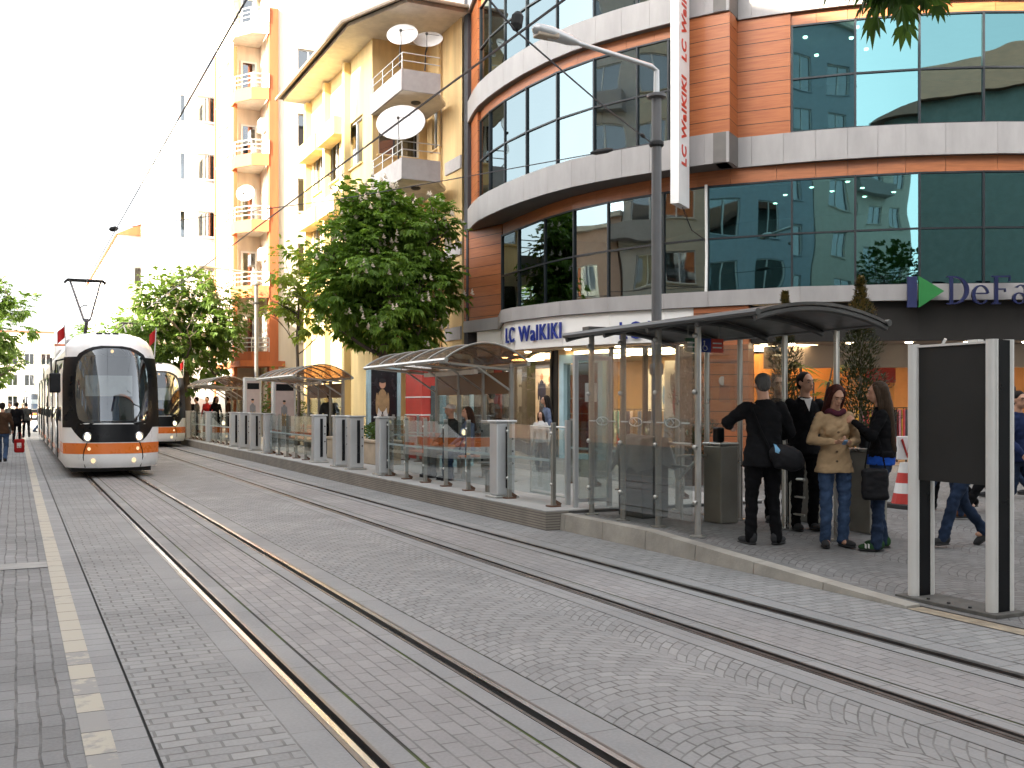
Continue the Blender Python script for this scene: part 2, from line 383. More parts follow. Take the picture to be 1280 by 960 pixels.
def gz(y):                      # height of the right pavement
    t = min(1, max(0, (y - 6.0) / 3.6)); return .012 + .188 * t
KX = 6.3
pv = MB(); ys = [-30, 0, 5.9, 6.3, 6.8, 7.4, 8, 8.6, 9.2, 9.6, 11.9]
for i in range(len(ys) - 1):
    pv.quad((KX + .16, ys[i], gz(ys[i])), (45, ys[i], gz(ys[i])), (45, ys[i + 1], gz(ys[i + 1])), (KX + .16, ys[i + 1], gz(ys[i + 1])))
pv.quad((9.6, 11.9, .2), (45, 11.9, .2), (45, Y1, .2), (9.6, Y1, .2))
structure(pv, 'pavement', m_side)
kb = MB(); y = 5.9
m_kerb = pm('kerb_stone', (.36, .335, .29), .8, var=.22, vs=2.2, bump=.5, bs=40)
while y < 11.55:
    L = min(.93, 11.6 - y); z0, z1 = gz(y), gz(y + L); g = .006
    vs = [(KX, y + g, -.05), (KX + .16, y + g, -.05), (KX + .16, y + L - g, -.05), (KX, y + L - g, -.05),
          (KX + .015, y + g, z0 + .008), (KX + .16, y + g, z0 + .012), (KX + .16, y + L - g, z1 + .012), (KX + .015, y + L - g, z1 + .008)]
    kb.add(vs, [(0, 3, 2, 1), (4, 5, 6, 7), (0, 1, 5, 4), (1, 2, 6, 5), (2, 3, 7, 6), (3, 0, 4, 7)]); y += L
structure(kb, 'kerb', m_kerb)
sheet('pavement_edge', KX - .005, KX + .158, pm('ochre_edge', (.34, .28, .2), .8, var=.3, vs=6), .006, -30, 5.88)
# platform
m_pl = pm('platform_stone', (.36, .355, .34), .65, var=.14, vs=1.4, bump=.2, bs=70)
def grooved():
    m, nt, out = _new('platform_face'); T = NT(nt)
    b = T.n('BsdfPrincipled'); nt.links.new(b.outputs[0], out.inputs[0])
    tc = T.n('TexCoord'); sx = T.n('SeparateXYZ'); T.put(sx, 0, tc.outputs['Object'])
    fr = T.math('FRACT', T.math('DIVIDE', sx.outputs[2], .034)); g = T.math('LESS_THAN', fr, .3)
    nz = T.n('TexNoise', i_Scale=3.0, i_Detail=6.0); T.put(nz, 0, tc.outputs['Object'])
    col = T.mix(nz.outputs[0], (.15, .135, .115, 1), (.34, .3, .25, 1)); col = T.mix(T.math('MULTIPLY', g, .75), col, (.05, .045, .04, 1))
    T.put(b, 'Base Color', col); b.inputs['Roughness'].default_value = .8
    bp = T.n('Bump', i_Strength=.6, i_Distance=.02); T.put(bp, 'Height', T.math('SUBTRACT', 1.0, g)); T.put(b, 'Normal', bp.outputs[0]); return m
m_pf = grooved()
PX = 6.1; pf = MB(); y = 11.6
while y < 68:
    pf.box(PX, PX + .34, y + .006, y + 2.0 - .006, -.05, .235, .006); y += 2.0
structure(pf, 'platform_edge', m_pf)
pt = MB(); y = 11.6
while y < 68:
    for (a, b_) in ((PX - .006, 7.0), (7.0, 8.2), (8.2, 9.62)): pt.box(a + .003, b_ - .003, y + .003, y + .997, .236, .252)
    y += 1.0
structure(pt, 'platform', m_pl)
pu = MB(); pu.box(PX + .345, 9.6, 11.62, 67.9, -.04, .2345); structure(pu, 'platform_core', pm('core', (.12, .115, .11), .9))
PZ = .252
# ------------------------------------------------------------------ the timber-clad corner building
def poly_px(lst): return [Vector(atS(p, s)) for p, s in lst]
def outn(a, b):
    d = (b - a).normalized(); return Vector((d.y, -d.x))
def offs(poly, t):
    res = []
    for i, p in enumerate(poly):
        ns = []
        if i > 0: ns.append(outn(poly[i - 1], p))
        if i < len(poly) - 1: ns.append(outn(p, poly[i + 1]))
        n = sum(ns, Vector((0, 0))).normalized(); k = max(.45, n.dot(ns[0]))
        res.append(p + n * (t / k))
    return res
def plen(poly): return sum((poly[i + 1] - poly[i]).length for i in range(len(poly) - 1))
def along(poly, s):
    for i in range(len(poly) - 1):
        L = (poly[i + 1] - poly[i]).length
        if s <= L or i == len(poly) - 2:
            d = (poly[i + 1] - poly[i]) / L; return poly[i] + d * s, outn(poly[i], poly[i + 1])
        s -= L
def s_of(poly, pt):
    best = (1e9, 0); acc = 0
    for i in range(len(poly) - 1):
        d = poly[i + 1] - poly[i]; L = d.length; t = max(0, min(1, (pt - poly[i]).dot(d) / (L * L)))
        e = (poly[i] + d * t - pt).length
        if e < best[0]: best = (e, acc + t * L)
        acc += L
    return best[1]
def cut(poly, s0, s1):
    acc = 0; pts = [along(poly, s0)[0]]
    for i in range(len(poly) - 1):
        acc += (poly[i + 1] - poly[i]).length
        if s0 + .02 < acc < s1 - .02: pts.append(poly[i + 1])
    pts.append(along(poly, s1)[0]); return pts
def refine(poly, step):
    out = [poly[0]]
    for i in range(len(poly) - 1):
        L = (poly[i + 1] - poly[i]).length; n = max(1, int(L / step + .5))
        for k in range(1, n + 1): out.append(poly[i].lerp(poly[i + 1], k / n))
    return out
def smooth_poly(poly, it=2):
    for _ in range(it):
        o = [poly[0]]
        for i in range(len(poly) - 1):
            a, b = poly[i], poly[i + 1]; o += [a.lerp(b, .25), a.lerp(b, .75)]
        o.append(poly[-1]); poly = o
    return poly
def strip(mb, poly, z0, z1, th, gap=0.0):
    """upright panels along a plan line, th thick towards the inside; gap opens a joint between panels"""
    inn = offs(poly, -th)
    for i in range(len(poly) - 1):
        a, b = poly[i], poly[i + 1]; d = (b - a).normalized() * gap / 2
        c, e = inn[i + 1], inn[i]
        mb.prism([tuple(a + d), tuple(b - d), tuple(c - d), tuple(e + d)], z0, z1)
    return mb
def wrap(mb, poly, s0, z0, off):
    vs = []
    for (x, y, z) in mb.v:
        p, n = along(poly, s0 + x); q = p + n * (off - y); vs.append((q.x, q.y, z0 + z))
    mb.v = vs; return mb

corner = empty('corner_building', (13.0, 30.1, 0), 'corner building with curved dark glass storeys, orange timber cladding and grey bands', 'building')
m_band = pm('grey_panel', (.31, .297, .29), .5, 0, .22, var=.1, vs=1.5, stretch=(1.6, 1.6, .5))
m_soff = pm('soffit', (.13, .12, .11), .7)
m_wood = boards('timber_cladding', (.28, .082, .028), (.42, .142, .045), .315)
m_woodp = pm('timber_fascia', (.37, .122, .04), .42, var=.18, vs=2.0, stretch=(1, 1, 14))
m_glz = glassmat('tinted_glazing', (.06, .17, .2), .64, .012, .22, .22, (.5, .64, .68))
m_glt = glassmat('teal_glazing', (.06, .2, .22), .7, .012, .22, .3, (.27, .56, .6))
m_mull = pm('dark_mullion', (.018, .022, .026), .4, .3)
m_dark = pm('interior_dark', (.05, .05, .055), .9)
m_ceil = pm('interior_ceiling', (.2, .19, .18), .9)
m_white = pm('white_fascia', (.72, .71, .68), .35, var=.04, vs=1)
e_warm = emat('warm_lamp', (1, .7, .38), 4.2)
e_spot = emat('spot_lamp', (1, .8, .52), 5.0)
Z_B1, Z_G2, Z_F2, Z_B2, Z_G3, Z_F3, Z_B3, Z_G4 = 3.94, 4.30, 6.85, 7.2, 7.9, 10.4, 10.68, 11.35
EXT = [Vector((24.5, 13.6)), Vector((33, 11.0))]
bay = smooth_poly(poly_px([(583, 38.6), (590, 40.2), (600, 41.7), (640, 44.9), (700, 48.3), (760, 50.5), (830, 52.5), (870, 53.6), (911, 54.5)]), 1)
rgt = smooth_poly(poly_px([(920, 53.1), (1000, 54.4), (1080, 55.4), (1150, 56.0), (1280, 56.5)]) + EXT, 1)
g2 = smooth_poly(poly_px([(628, 40.6), (640, 41.6), (700, 46.0), (760, 48.6), (830, 50.9), (885, 52.4), (1000, 54.1), (1080, 55.0), (1150, 55.7), (1280, 56.1)]) + [p + Vector((.1, .1)) for p in EXT], 1)
b1 = poly_px([(579, 38.9), (622, 41.0), (626, 44.2), (640, 45.4), (700, 48.3), (760, 50.2), (830, 51.8), (885, 52.9), (1000, 55.2), (1080, 55.9), (1150, 56.4), (1280, 56.8)]) + [p + Vector((-.1, -.1)) for p in EXT]
BACK = [(34, 31), (14.0, 31)]
def slab(poly, z0, z1, name, mat, inset=.1):
    mb = MB(); mb.prism([tuple(p) for p in offs(poly, -inset)] + BACK, z0, z1); return mb.build(name, mat, corner)
def bandring(poly, z0, z1, name, mat, th=.5, gap=.006):
    mb = MB(); strip(mb, poly, z0, z1, .06, gap); o = mb.build(name, mat, corner)
    bk = MB(); strip(bk, offs(poly, -.065), z0 + .006, z1 - .006, th, 0); bk.build('band_core', m_soff, o); return o
# storey floors (dark slabs behind the bands)
slab(b1, Z_B1 + .02, Z_G2 - .02, 'floor_slab', m_dark, .62)
slab(bay + rgt, Z_B2 + .02, Z_G3 - .02, 'floor_slab', m_ceil, .62)
slab(bay + rgt, Z_B3 + .02, Z_G4 - .02, 'floor_slab', m_ceil, .62)
bandring(b1, Z_B1, Z_G2, 'grey_band', m_band, .55)
both = bay + rgt
for (a, b_) in ((Z_B2, Z_G3), (Z_B3, Z_G4), (14.2, 14.9)):
    bandring(bay, a, b_, 'grey_band', m_band, .75)
    nt_ = [bay[-1], rgt[0]]; bandring(nt_, a, b_, 'grey_band', m_band, .3)
    bandring(rgt, a, b_, 'grey_band', m_band, .55)
# timber fascia strips under the bands
fb = MB(); strip(fb, offs(g2, -.02), Z_F2, Z_B2, .3, .008); fb.build('timber_fascia', m_woodp, corner)
bay_i = offs(bay, -.22); rgt_i = offs(rgt, -.12)
for zf, zt in ((Z_F3, Z_B3), (13.9, 14.2)):
    fb = MB(); strip(fb, bay_i, zf, zt, .3, .008); fb.build('timber_fascia', m_woodp, corner)
    fb = MB(); strip(fb, rgt_i, zf, zt, .3, .008); fb.build('timber_fascia', m_woodp, corner)
def glaze(poly, ss, z0, z1, zm, skip=(), teal=99):
    for i in range(len(ss) - 1):
        if i in skip: continue
        a, n = along(poly, ss[i]); b_, _ = along(poly, ss[i + 1])
        n = outn(a, b_); j = rnd.uniform(-.012, .012); d = (b_ - a).normalized()
        mb = MB(); A = a + n * j; B = b_ - n * j
        mb.quad((A.x, A.y, z0), (B.x, B.y, z0), (B.x, B.y, z1), (A.x, A.y, z1))
        w_ = mb.build('window', m_glt if i >= teal else m_glz, corner)
        fr = MB(); h = .03
        for p in (a, b_): fr.obox((p.x, p.y, (z0 + z1) / 2), (d.x * .022, d.y * .022, 0), (n.x * .045, n.y * .045, 0), (0, 0, (z1 - z0) / 2))
        c = (a + b_) / 2; L = (b_ - a).length / 2 - .024
        for z in (z0 + .022, zm, z1 - .022): fr.obox((c.x, c.y, z), (d.x * L, d.y * L, 0), (n.x * .04, n.y * .04, 0), (0, 0, .02))
        fr.build('frame', m_mull, w_)
def ss_of(poly, pxs, S=50):
    out = []
    for p in pxs:
        a, b_ = ray(p); dv = Vector((a, b_)); best = None; acc = 0
        for i in range(len(poly) - 1):
            P, Q = poly[i], poly[i + 1]; e = Q - P
            den = dv.x * e.y - dv.y * e.x
            if abs(den) > 1e-9:
                t = (P.x * e.y - P.y * e.x) / den; u = (P.x * dv.y - P.y * dv.x) / den
                if -1e-6 <= u <= 1 + 1e-6 and t > 0 and (best is None or t < best[0]): best = (t, acc + u * e.length)
            acc += e.length
        out.append(best[1] if best else 0)
    return out
Lg2 = plen(g2)
s2 = [0] + ss_of(g2, [649, 682, 718, 761, 830, 885, 990, 1069, 1149, 1229])
while s2[-1] < Lg2 - 1.6: s2.append(s2[-1] + 1.45)
s2.append(Lg2)
glaze(g2, s2, Z_G2, Z_F2, 5.58, teal=6)
s3 = ss_of(bay_i, [601, 613, 632, 659, 697, 743, 797, 836, 858])
s3[0] = max(s3[0], .25)
for z0, z1, zm in ((Z_G3, Z_F3, 9.15), (Z_G4, 13.9, 12.6)):
    glaze(bay_i, s3, z0, z1, zm)
    s3r = ss_of(rgt_i, [990, 1069, 1149, 1229]); Lr = plen(rgt_i)
    while s3r[-1] < Lr - 1.6: s3r.append(s3r[-1] + 1.45)
    s3r.append(Lr); glaze(rgt_i, s3r, z0, z1, zm, teal=0)
    # timber cladding: right end of the bay, the notch, and the run to the next window
    wa = cut(offs(bay, -.06), ss_of(offs(bay, -.06), [859])[0], plen(offs(bay, -.06)))
    wb = cut(offs(rgt, -.06), 0.02, ss_of(offs(rgt, -.06), [988])[0])
    wl = MB(); strip(wl, wa + wb, z0, z1 + .27, .12); wl.build('timber_cladding', m_wood, corner)
    wl = MB(); strip(wl, cut(offs(bay, -.12), 0, s3[0]), z0, z1 + .27, .14); wl.build('timber_cladding', m_wood, corner)
# timber beside the first glazed storey
wl = MB(); strip(wl, [Vector(atS(580, 38.7)), Vector(atS(627, 40.5))], Z_G2, Z_B2, .15); wl.build('timber_cladding', m_wood, corner)
# top storey and roof
tp = MB(); strip(tp, offs(bay, -.4), 14.9, 18.2, .3); strip(tp, offs(rgt, -.4), 14.9, 18.2, .3); tp.build('attic_wall', m_woodp, corner)
slab(both, 18.2, 18.5, 'roof', m_soff, .2)
ew = MB(); ew.box(13.05, 33, 30.2, 30.5, .2, 18.2); ew.box(33, 33.3, 11.2, 30.5, .2, 18.2); ew.build('end_wall', m_dark, corner)
# dark rooms behind the glazing, with small ceiling lights
iw = MB(); strip(iw, offs(g2, -5.0), Z_G2, Z_F2, .1); strip(iw, offs(both, -5.0), Z_G3, Z_F3, .1); strip(iw, offs(both, -5.0), Z_G4, 13.9, .1)
iw.build('room_wall', pm('room_wall', (.12, .1, .085), .9), corner)
cl = MB(); strip(cl, offs(g2, -.35), Z_F2 - .03, Z_F2 + .02, 4.6); cl.build('room_ceiling', m_ceil, corner)
for poly, z, pxs in ((g2, Z_F2 - .05, [(1012, .9), (1042, 1.5), (1061, .5), (1083, 1.3), (1090, 2.4), (1130, 2.0), (975, 1.6), (952, 2.6)]), (rgt_i, Z_F3 - .05, [(1003, .8), (1068, 1.2), (1098, 2.1), (1012, 2.2), (1073, .5)])):
    for p, dep in pxs:
        q, n = along(poly, ss_of(poly, [p])[0]); c = q - n * dep
        mb = MB(); mb.lathe((c.x, c.y, z), [(.045, 0), (.055, .02), (.055, .045)], 12); mb.build('downlight', e_spot, corner)
# white drain pipe on the glass
q, n = along(g2, ss_of(g2, [884])[0]); q = q + n * .1
mb = MB(); mb.tube([(q.x, q.y, 3.95), (q.x, q.y, 4.3), (q.x + n.x * -.02, q.y + n.y * .0, 5.2), (q.x, q.y, 6.86)], .035, 8); mb.build('drainpipe', m_white, corner)

# ---- ground floor, left shop
lc = cut(b1, s_of(b1, Vector(atS(592, 39.6))), s_of(b1, Vector(atS(872, 52.6)))); lco = offs(lc, -.1)
mb = MB(); strip(mb, lco, 3.14, 3.93, .12, .006); sign1 = mb.build('shop_fascia', m_white, corner)
m_blue = pm('sign_blue', (.008, .025, .2), .35, spec=.4, var=.05)
m_blue_s = pm('sign_side', (.008, .014, .07), .4)
for p0 in (635, 776):
    t = text_mb('LC WaIKIKI', .6, .04, bold=.006, spacing=1.12, width=2.6, height=.43); s0 = ss_of(lco, [p0])[0]
    wrap(t, lco, s0, 3.34 if p0 < 700 else 3.24, .06); t.build('sign_letters', m_blue, sign1)
shopline = offs(lc, -.75)
mb = MB(); strip(mb, offs(lc, -.16), 3.10, 3.135, .75); mb.build('shop_soffit', pm('warm_soffit', (.5, .4, .28), .7), corner)
for k in range(7):
    q, n = along(lco, 1.0 + k * 1.75); c = q - n * .4
    mb = MB(); mb.lathe((c.x, c.y, 3.07), [(.07, 0), (.09, .02), (.09, .032)], 12); mb.build('downlight', e_spot, corner)
m_shopglass = glassmat('shop_glass', (.93, .95, .94), .5, .02, 0, .05)
m_cream = pm('shop_wall', (.62, .45, .25), .7, var=.06)
m_red = pm('red_panel', (.42, .05, .03), .5)
m_blueframe = pm('light_blue_frame', (.38, .55, .6), .35)
m_bronze = pm('dark_frame', (.03, .028, .025), .4, .4)
def wallseg(poly, p0, p1, z0, z1, th, name, mat, off=0.0):
    s0, s1 = ss_of(poly, [p0, p1]); mb = MB(); strip(mb, offs(cut(poly, s0, s1), off), z0, z1, th); return mb.build(name, mat, corner)
sl = shopline
wallseg(sl, 597, 629, .2, 3.1, .12, 'red_wall', m_red, .02)
def shopwin(p0, p1, z0, z1):
    s0, s1 = ss_of(sl, [p0, p1]); mb = MB(); pts = cut(sl, s0, s1)
    for i in range(len(pts) - 1):
        a, b_ = pts[i], pts[i + 1]; mb.quad((a.x, a.y, z0), (b_.x, b_.y, z0), (b_.x, b_.y, z1), (a.x, a.y, z1))
    w_ = mb.build('shop_window', m_shopglass, corner)
    fr = MB()
    for p in (pts[0], pts[-1]): fr.box(p.x - .045, p.x + .045, p.y - .045, p.y + .045, z0, z1)
    for z in (z0 + .02, z1 - .02): fr.tube([(p.x, p.y, z) for p in pts], .02, 6)
    fr.build('frame', m_bronze, w_); return w_
wallseg(sl, 629, 706, .2, .5, .15, 'stall_riser', pm('riser', (.12, .11, .1), .6))
shopwin(630, 690, .5, 3.1); wallseg(sl, 691, 697, .2, 3.1, .15, 'dark_post', m_bronze); wallseg(sl, 698, 707, .2, 3.1, .3, 'pilaster', m_cream)
# sliding door in a light blue frame
s0, s1 = ss_of(sl, [708, 762]); a, n = along(sl, s0); b_, _ = along(sl, s1); d = (b_ - a).normalized(); L = (b_ - a).length
def ob(mb, u0, u1, z0, z1, y0, y1): 
    c = a + d * ((u0 + u1) / 2) + n * ((y0 + y1) / 2)
    mb.obox((c.x, c.y, (z0 + z1) / 2), (d.x * (u1 - u0) / 2, d.y * (u1 - u0) / 2, 0), (n.x * (y1 - y0) / 2, n.y * (y1 - y0) / 2, 0), (0, 0, (z1 - z0) / 2)); return mb
mb = MB(); ob(mb, 0, .16, .2, 2.95, 0, .25); ob(mb, L - .16, L, .2, 2.95, 0, .25); ob(mb, .161, L - .161, 2.72, 2.95, 0, .25); ob(mb, .161, L - .161, .2, .34, 0, .25); dr = mb.build('shop_door', m_blueframe, corner)
mb = MB(); ob(mb, .16, L - .16, .35, 2.7, .1, .12); mb.build('door_glass', glassmat('door_glass', (.25, .3, .36), .5, .03, 0, .1), dr)
wallseg(sl, 763, 852, .2, .5, .15, 'stall_riser', MATS['riser']); shopwin(764, 806, .5, 3.1); shopwin(807, 851, .5, 3.1)
# lit shop room
back = offs(lc, -5.2)
mb = MB(); strip(mb, back, .2, 3.1, .1); mb.build('shop_back_wall', pm('shop_back', (.58, .37, .16), .8), corner)
mb = MB(); strip(mb, offs(lc, -.95), 3.07, 3.1, 4.2); mb.build('shop_ceiling', pm('shop_ceil', (.6, .55, .48), .8), corner)
mb = MB(); strip(mb, offs(lc, -.8), .2, .215, 4.4); mb.build('shop_floor', pm('shop_floor', (.35, .28, .2), .4), corner)
for k in range(12):
    for dep in (1.5, 3.2):
        q, n_ = along(lc, .8 + k * 1.05); c = q - n_ * dep
        mb = MB(); mb.box(c.x - .38, c.x + .38, c.y - .38, c.y + .38, 3.03, 3.065); mb.build('ceiling_light', e_warm, corner)
# display backs with fashion posters, seen through the windows
m_skin = pm('skin', (.5, .27, .175), .5, var=.06)
GAR = [pm('garment_' + n_, c, .85, var=.2, vs=8) for n_, c in (('navy', (.03, .045, .12)), ('red', (.45, .04, .04)), ('white', (.7, .68, .65)), ('grey', (.2, .2, .21)), ('black', (.02, .02, .022)), ('blue', (.1, .22, .45)), ('tan', (.4, .26, .13)), ('teal', (.05, .25, .26)), ('yellow', (.6, .38, .06)), ('pink', (.55, .2, .25)))]
def poster(poly, p, dep, w_, z0, z1, bgc):
    q, n_ = along(poly, ss_of(poly, [p])[0]); d_ = Vector((-n_.y, n_.x)); c = q - n_ * dep
    def bx(mb, u0, u1, za, zb, y0, y1):
        cc = c + d_ * ((u0 + u1) / 2) + n_ * ((y0 + y1) / 2)
        mb.obox((cc.x, cc.y, (za + zb) / 2), (d_.x * (u1 - u0) / 2, d_.y * (u1 - u0) / 2, 0), (n_.x * (y1 - y0) / 2, n_.y * (y1 - y0) / 2, 0), (0, 0, (zb - za) / 2)); return mb
    o = bx(MB(), -w_ / 2, w_ / 2, z0, z1, 0, .03).build('poster', bgc, corner)
    H = z1 - z0
    for k, u in enumerate((-w_ * .2, w_ * .18)):
        t = z0 + H * (.93 - .05 * k)
        def blob(pts, r, mat, nm):
            mb = MB()
            for (uu, zz, ru, rz) in pts:
                cc = c + d_ * (u + uu) + n_ * .034
                Mx = Matrix(((d_.x, n_.x, 0), (d_.y, n_.y, 0), (0, 0, 1)))
                mb.ell((cc.x, cc.y, zz), (ru, .006, rz), 12, 6, Mx)
            mb.build(nm, mat, o)
        blob([(0, t - H * .06, H * .042, H * .055)], 0, m_skin, 'printed_face')
        blob([(0, t - H * .27, H * .085, H * .16), (-H * .09, t - H * .3, H * .028, H * .15), (H * .09, t - H * .3, H * .028, H * .15)], 0, GAR[(k * 3 + int(p)) % 8], 'printed_top')
        blob([(-H * .035, t - H * .62, H * .04, H * .25), (H * .035, t - H * .62, H * .04, H * .25)], 0, GAR[(k * 5 + 4 + int(p)) % 6], 'printed_trousers')
m_pbg = pm('poster_pale', (.72, .55, .34), .5); m_pbw = pm('poster_white', (.75, .72, .68), .5)
poster(sl, 657, .9, 1.6, .5, 2.9, m_pbg); poster(sl, 843, .7, 1.1, 1.25, 2.75, m_pbw); poster(sl, 786, 2.2, 1.0, .9, 2.6, m_pbw); poster(sl, 632, 1.6, 1.2, .8, 2.8, m_pbw)
# garments on rails inside: each rack is a fitting of the shop
def rack(poly, p, dep, n_g, hgt=1.5):
    q, nn = along(poly, ss_of(poly, [p])[0]); d_ = Vector((-nn.y, nn.x)); c = q - nn * dep
    r_ = empty('clothes_rack', (c.x, c.y, .215), None, None); r_.parent = corner; r_.location = Vector((c.x, c.y, .215)) - Vector(corner.location)
    mb = MB(); e0 = c - d_ * .65; e1 = c + d_ * .65
    mb.tube([(e0.x, e0.y, .215), (e0.x, e0.y, hgt), (e1.x, e1.y, hgt), (e1.x, e1.y, .215)], .018, 6); mb.build('rack_rail', m_mull, r_)
    for m_ in set(rnd.choices(GAR, k=4)):
        g = MB()
        for k in range(n_g // 3):
            u = rnd.uniform(-.58, .58); cc = c + d_ * u; hh = rnd.uniform(.6, .95); ww = rnd.uniform(.18, .24)
            g.obox((cc.x, cc.y, hgt - .05 - hh / 2), (d_.x * .02, d_.y * .02, 0), (nn.x * ww, nn.y * ww, 0), (0, 0, hh / 2))
        g.build('garments', m_, r_)
for p, dep in ((775, 1.6), (800, 2.6), (825, 1.9), (845, 3.0), (722, 2.0), (745, 3.0), (670, 2.6), (640, 3.0)): rack(sl, p, dep, 22)
# timber pier between the two shops
pier = cut(b1, s_of(b1, Vector(atS(866, 52.5))), s_of(b1, Vector(atS(934, 54.0)))); pier = offs(pier, -.06)
mb = MB(); strip(mb, pier, .2, 3.93, .5); mb.build('timber_pier', boards('pier_boards', (.24, .08, .035), (.38, .135, .055), .29, .07), corner)
mb = MB(); q, n = along(pier, plen(pier) * .55); mb.lathe((q.x + n.x * .02, q.y + n.y * .02, 2.18), [(.11, 0), (.11, .03)], 14, 'Y'); mb.build('round_emblem', pm('emblem', (.45, .4, .36), .4), corner)
# ---- ground floor, right shop
df = cut(b1, s_of(b1, Vector(atS(935, 54.0))), plen(b1) - .3)
mb = MB(); strip(mb, offs(df, -.2), 3.06, 3.93, .1); mb.build('dark_fascia', pm('charcoal_fascia', (.022, .02, .018), .6, 0, .2, var=.1), corner)
mb = MB(); strip(mb, offs(df, -.32), 3.05, 3.1, 1.5); mb.build('entrance_soffit', pm('taupe', (.22, .19, .17), .6), corner)
mb = MB(); strip(mb, offs(df, -1.35), 2.5, 3.04, .3); mb.build('shutter_box', pm('shutter_beige', (.24, .2, .17), .5, var=.05), corner)
q0 = ss_of(offs(df, -.6), [1136])[0]
for k in range(-3, 9):
    q, n = along(offs(df, -.62), max(.2, q0 + k * 1.3)); mb = MB(); mb.lathe((q.x, q.y, 3.02), [(.07, 0), (.085, .015), (.085, .028)], 12); mb.build('downlight', e_spot, corner)
mb = MB(); strip(mb, offs(df, -7), .2, 3.1, .1); mb.build('shop_back_wall', pm('shop_orange', (.36, .19, .085), .8), corner)
mb = MB(); strip(mb, offs(df, -1.7), 3.06, 3.1, 5.2); mb.build('shop_ceiling', MATS['shop_ceil'], corner)
mb = MB(); strip(mb, offs(df, -1.3), .2, .212, 5.6); mb.build('shop_floor', MATS['shop_floor'], corner)
Ld = plen(offs(df, -3))
for k in range(int(Ld / 1.2)):
    for dep in (2.4, 4.4):
        q, n_ = along(offs(df, -dep), .5 + k * 1.2); mb = MB(); mb.box(q.x - .25, q.x + .25, q.y - .25, q.y + .25, 3.02, 3.055); mb.build('ceiling_light', e_warm, corner)
for p, dep in ((950, 3.0), (1010, 2.6), (1062, 3.2), (1120, 2.2), (1160, 3.0), (1200, 2.4), (1240, 3.4), (1272, 2.2), (1130, 4.5), (1255, 5.0)): rack(df, p, dep, 26, 1.55)
orp = pm('orange_banner', (.6, .24, .05), .6); redp = pm('red_banner', (.35, .04, .03), .6)
for p, dep, w_, z0, z1, m_ in ((1113, 2.0, .9, 1.7, 2.5, orp), (1120, 1.9, .7, 2.15, 2.55, redp), (1272, 2.0, 1.2, 2.2, 2.5, orp), (1000, 2.4, 2.6, 1.3, 2.9, orp)):
    s_ = ss_of(df, [p])[0]; q, n_ = along(df, s_); d_ = Vector((-n_.y, n_.x)); c = q - n_ * dep
    mb = MB(); mb.obox((c.x, c.y, (z0 + z1) / 2), (d_.x * w_ / 2, d_.y * w_ / 2, 0), (n_.x * .02, n_.y * .02, 0), (0, 0, (z1 - z0) / 2)); mb.build('hanging_banner', m_, corner)
# letters with serifs and the bar-and-triangle mark
def ring(mb, cx, cy, ro, ri, a0, a1, n=18, dep=.07, sk=0.0):
    P = []
    for k in range(n + 1):
        a_ = R(a0 + (a1 - a0) * k / n); P.append(((cx + ro[0] * math.cos(a_), cy + ro[1] * math.sin(a_)), (cx + sk + ri[0] * math.cos(a_), cy + ri[1] * math.sin(a_))))
    for k in range(n):
        q_ = [P[k][0], P[k + 1][0], P[k + 1][1], P[k][1]]
        mb.add([(x, -dep, z) for x, z in q_] + [(x, 0, z) for x, z in q_], [(0, 1, 2, 3), (7, 6, 5, 4), (0, 4, 5, 1), (1, 5, 6, 2), (2, 6, 7, 3), (3, 7, 4, 0)])
def glyph(ch):
    mb = MB(); bx = lambda x0, x1, z0, z1: mb.box(x0, x1, -.07, 0, z0, z1)
    if ch == 'D': bx(.1, .22, 0, 1); bx(0, .099, 0, .045); bx(0, .099, .955, 1); ring(mb, .22, .5, (.55, .5), (.4, .45), -90, 90); w_ = .82
    if ch == 'e': ring(mb, .3, .335, (.3, .345), (.2, .3), 8, 325, sk=.02); bx(.12, .56, .36, .4); w_ = .64
    if ch == 'F': bx(.1, .22, 0, 1); bx(0, .099, 0, .045); bx(.221, .32, 0, .045); bx(0, .099, .955, 1); bx(.221, .64, .945, 1); bx(.6, .64, .8, .944); bx(.221, .48, .5, .55); bx(.45, .49, .42, .499); w_ = .66
    if ch == 'a': ring(mb, .24, .2, (.23, .205), (.14, .165), 0, 360, sk=.01); bx(.42, .52, .05, .5); ring(mb, .3, .49, (.22, .19), (.12, .15), 0, 150); bx(.521, .58, 0, .06); w_ = .6
    if ch == 'c': ring(mb, .3, .335, (.3, .345), (.19, .3), 45, 325, sk=.02); w_ = .58
    if ch == 't': bx(.14, .25, .05, .9); bx(0, .139, .62, .67); bx(.251, .4, .62, .67); ring(mb, .3, .1, (.16, .1), (.06, .05), 180, 300); w_ = .44
    if ch == 'o': ring(mb, .32, .335, (.32, .345), (.21, .3), 0, 360); w_ = .68
    return mb, w_
dfo = offs(df, .03)
sdf = mbx = None
s_b = ss_of(dfo, [1132])[0]
mb = MB(); mb.box(0, .2, -.08, 0, 0, .68); mark = wrap(mb, dfo, s_b, 3.76, .12).build('logo_bar', m_blue_s, corner)
mb = MB(); mb.add([(.235, -.08, 0), (.76, -.08, .36), (.235, -.08, .7), (.235, 0, 0), (.76, 0, .36), (.235, 0, .7)], [(0, 1, 2), (5, 4, 3), (0, 3, 4, 1), (1, 4, 5, 2), (2, 5, 3, 0)])
wrap(mb, dfo, s_b, 3.75, .12).build('logo_triangle', pm('logo_green', (.015, .16, .035), .4), mark)
s_l = ss_of(dfo, [1180])[0]; x = 0
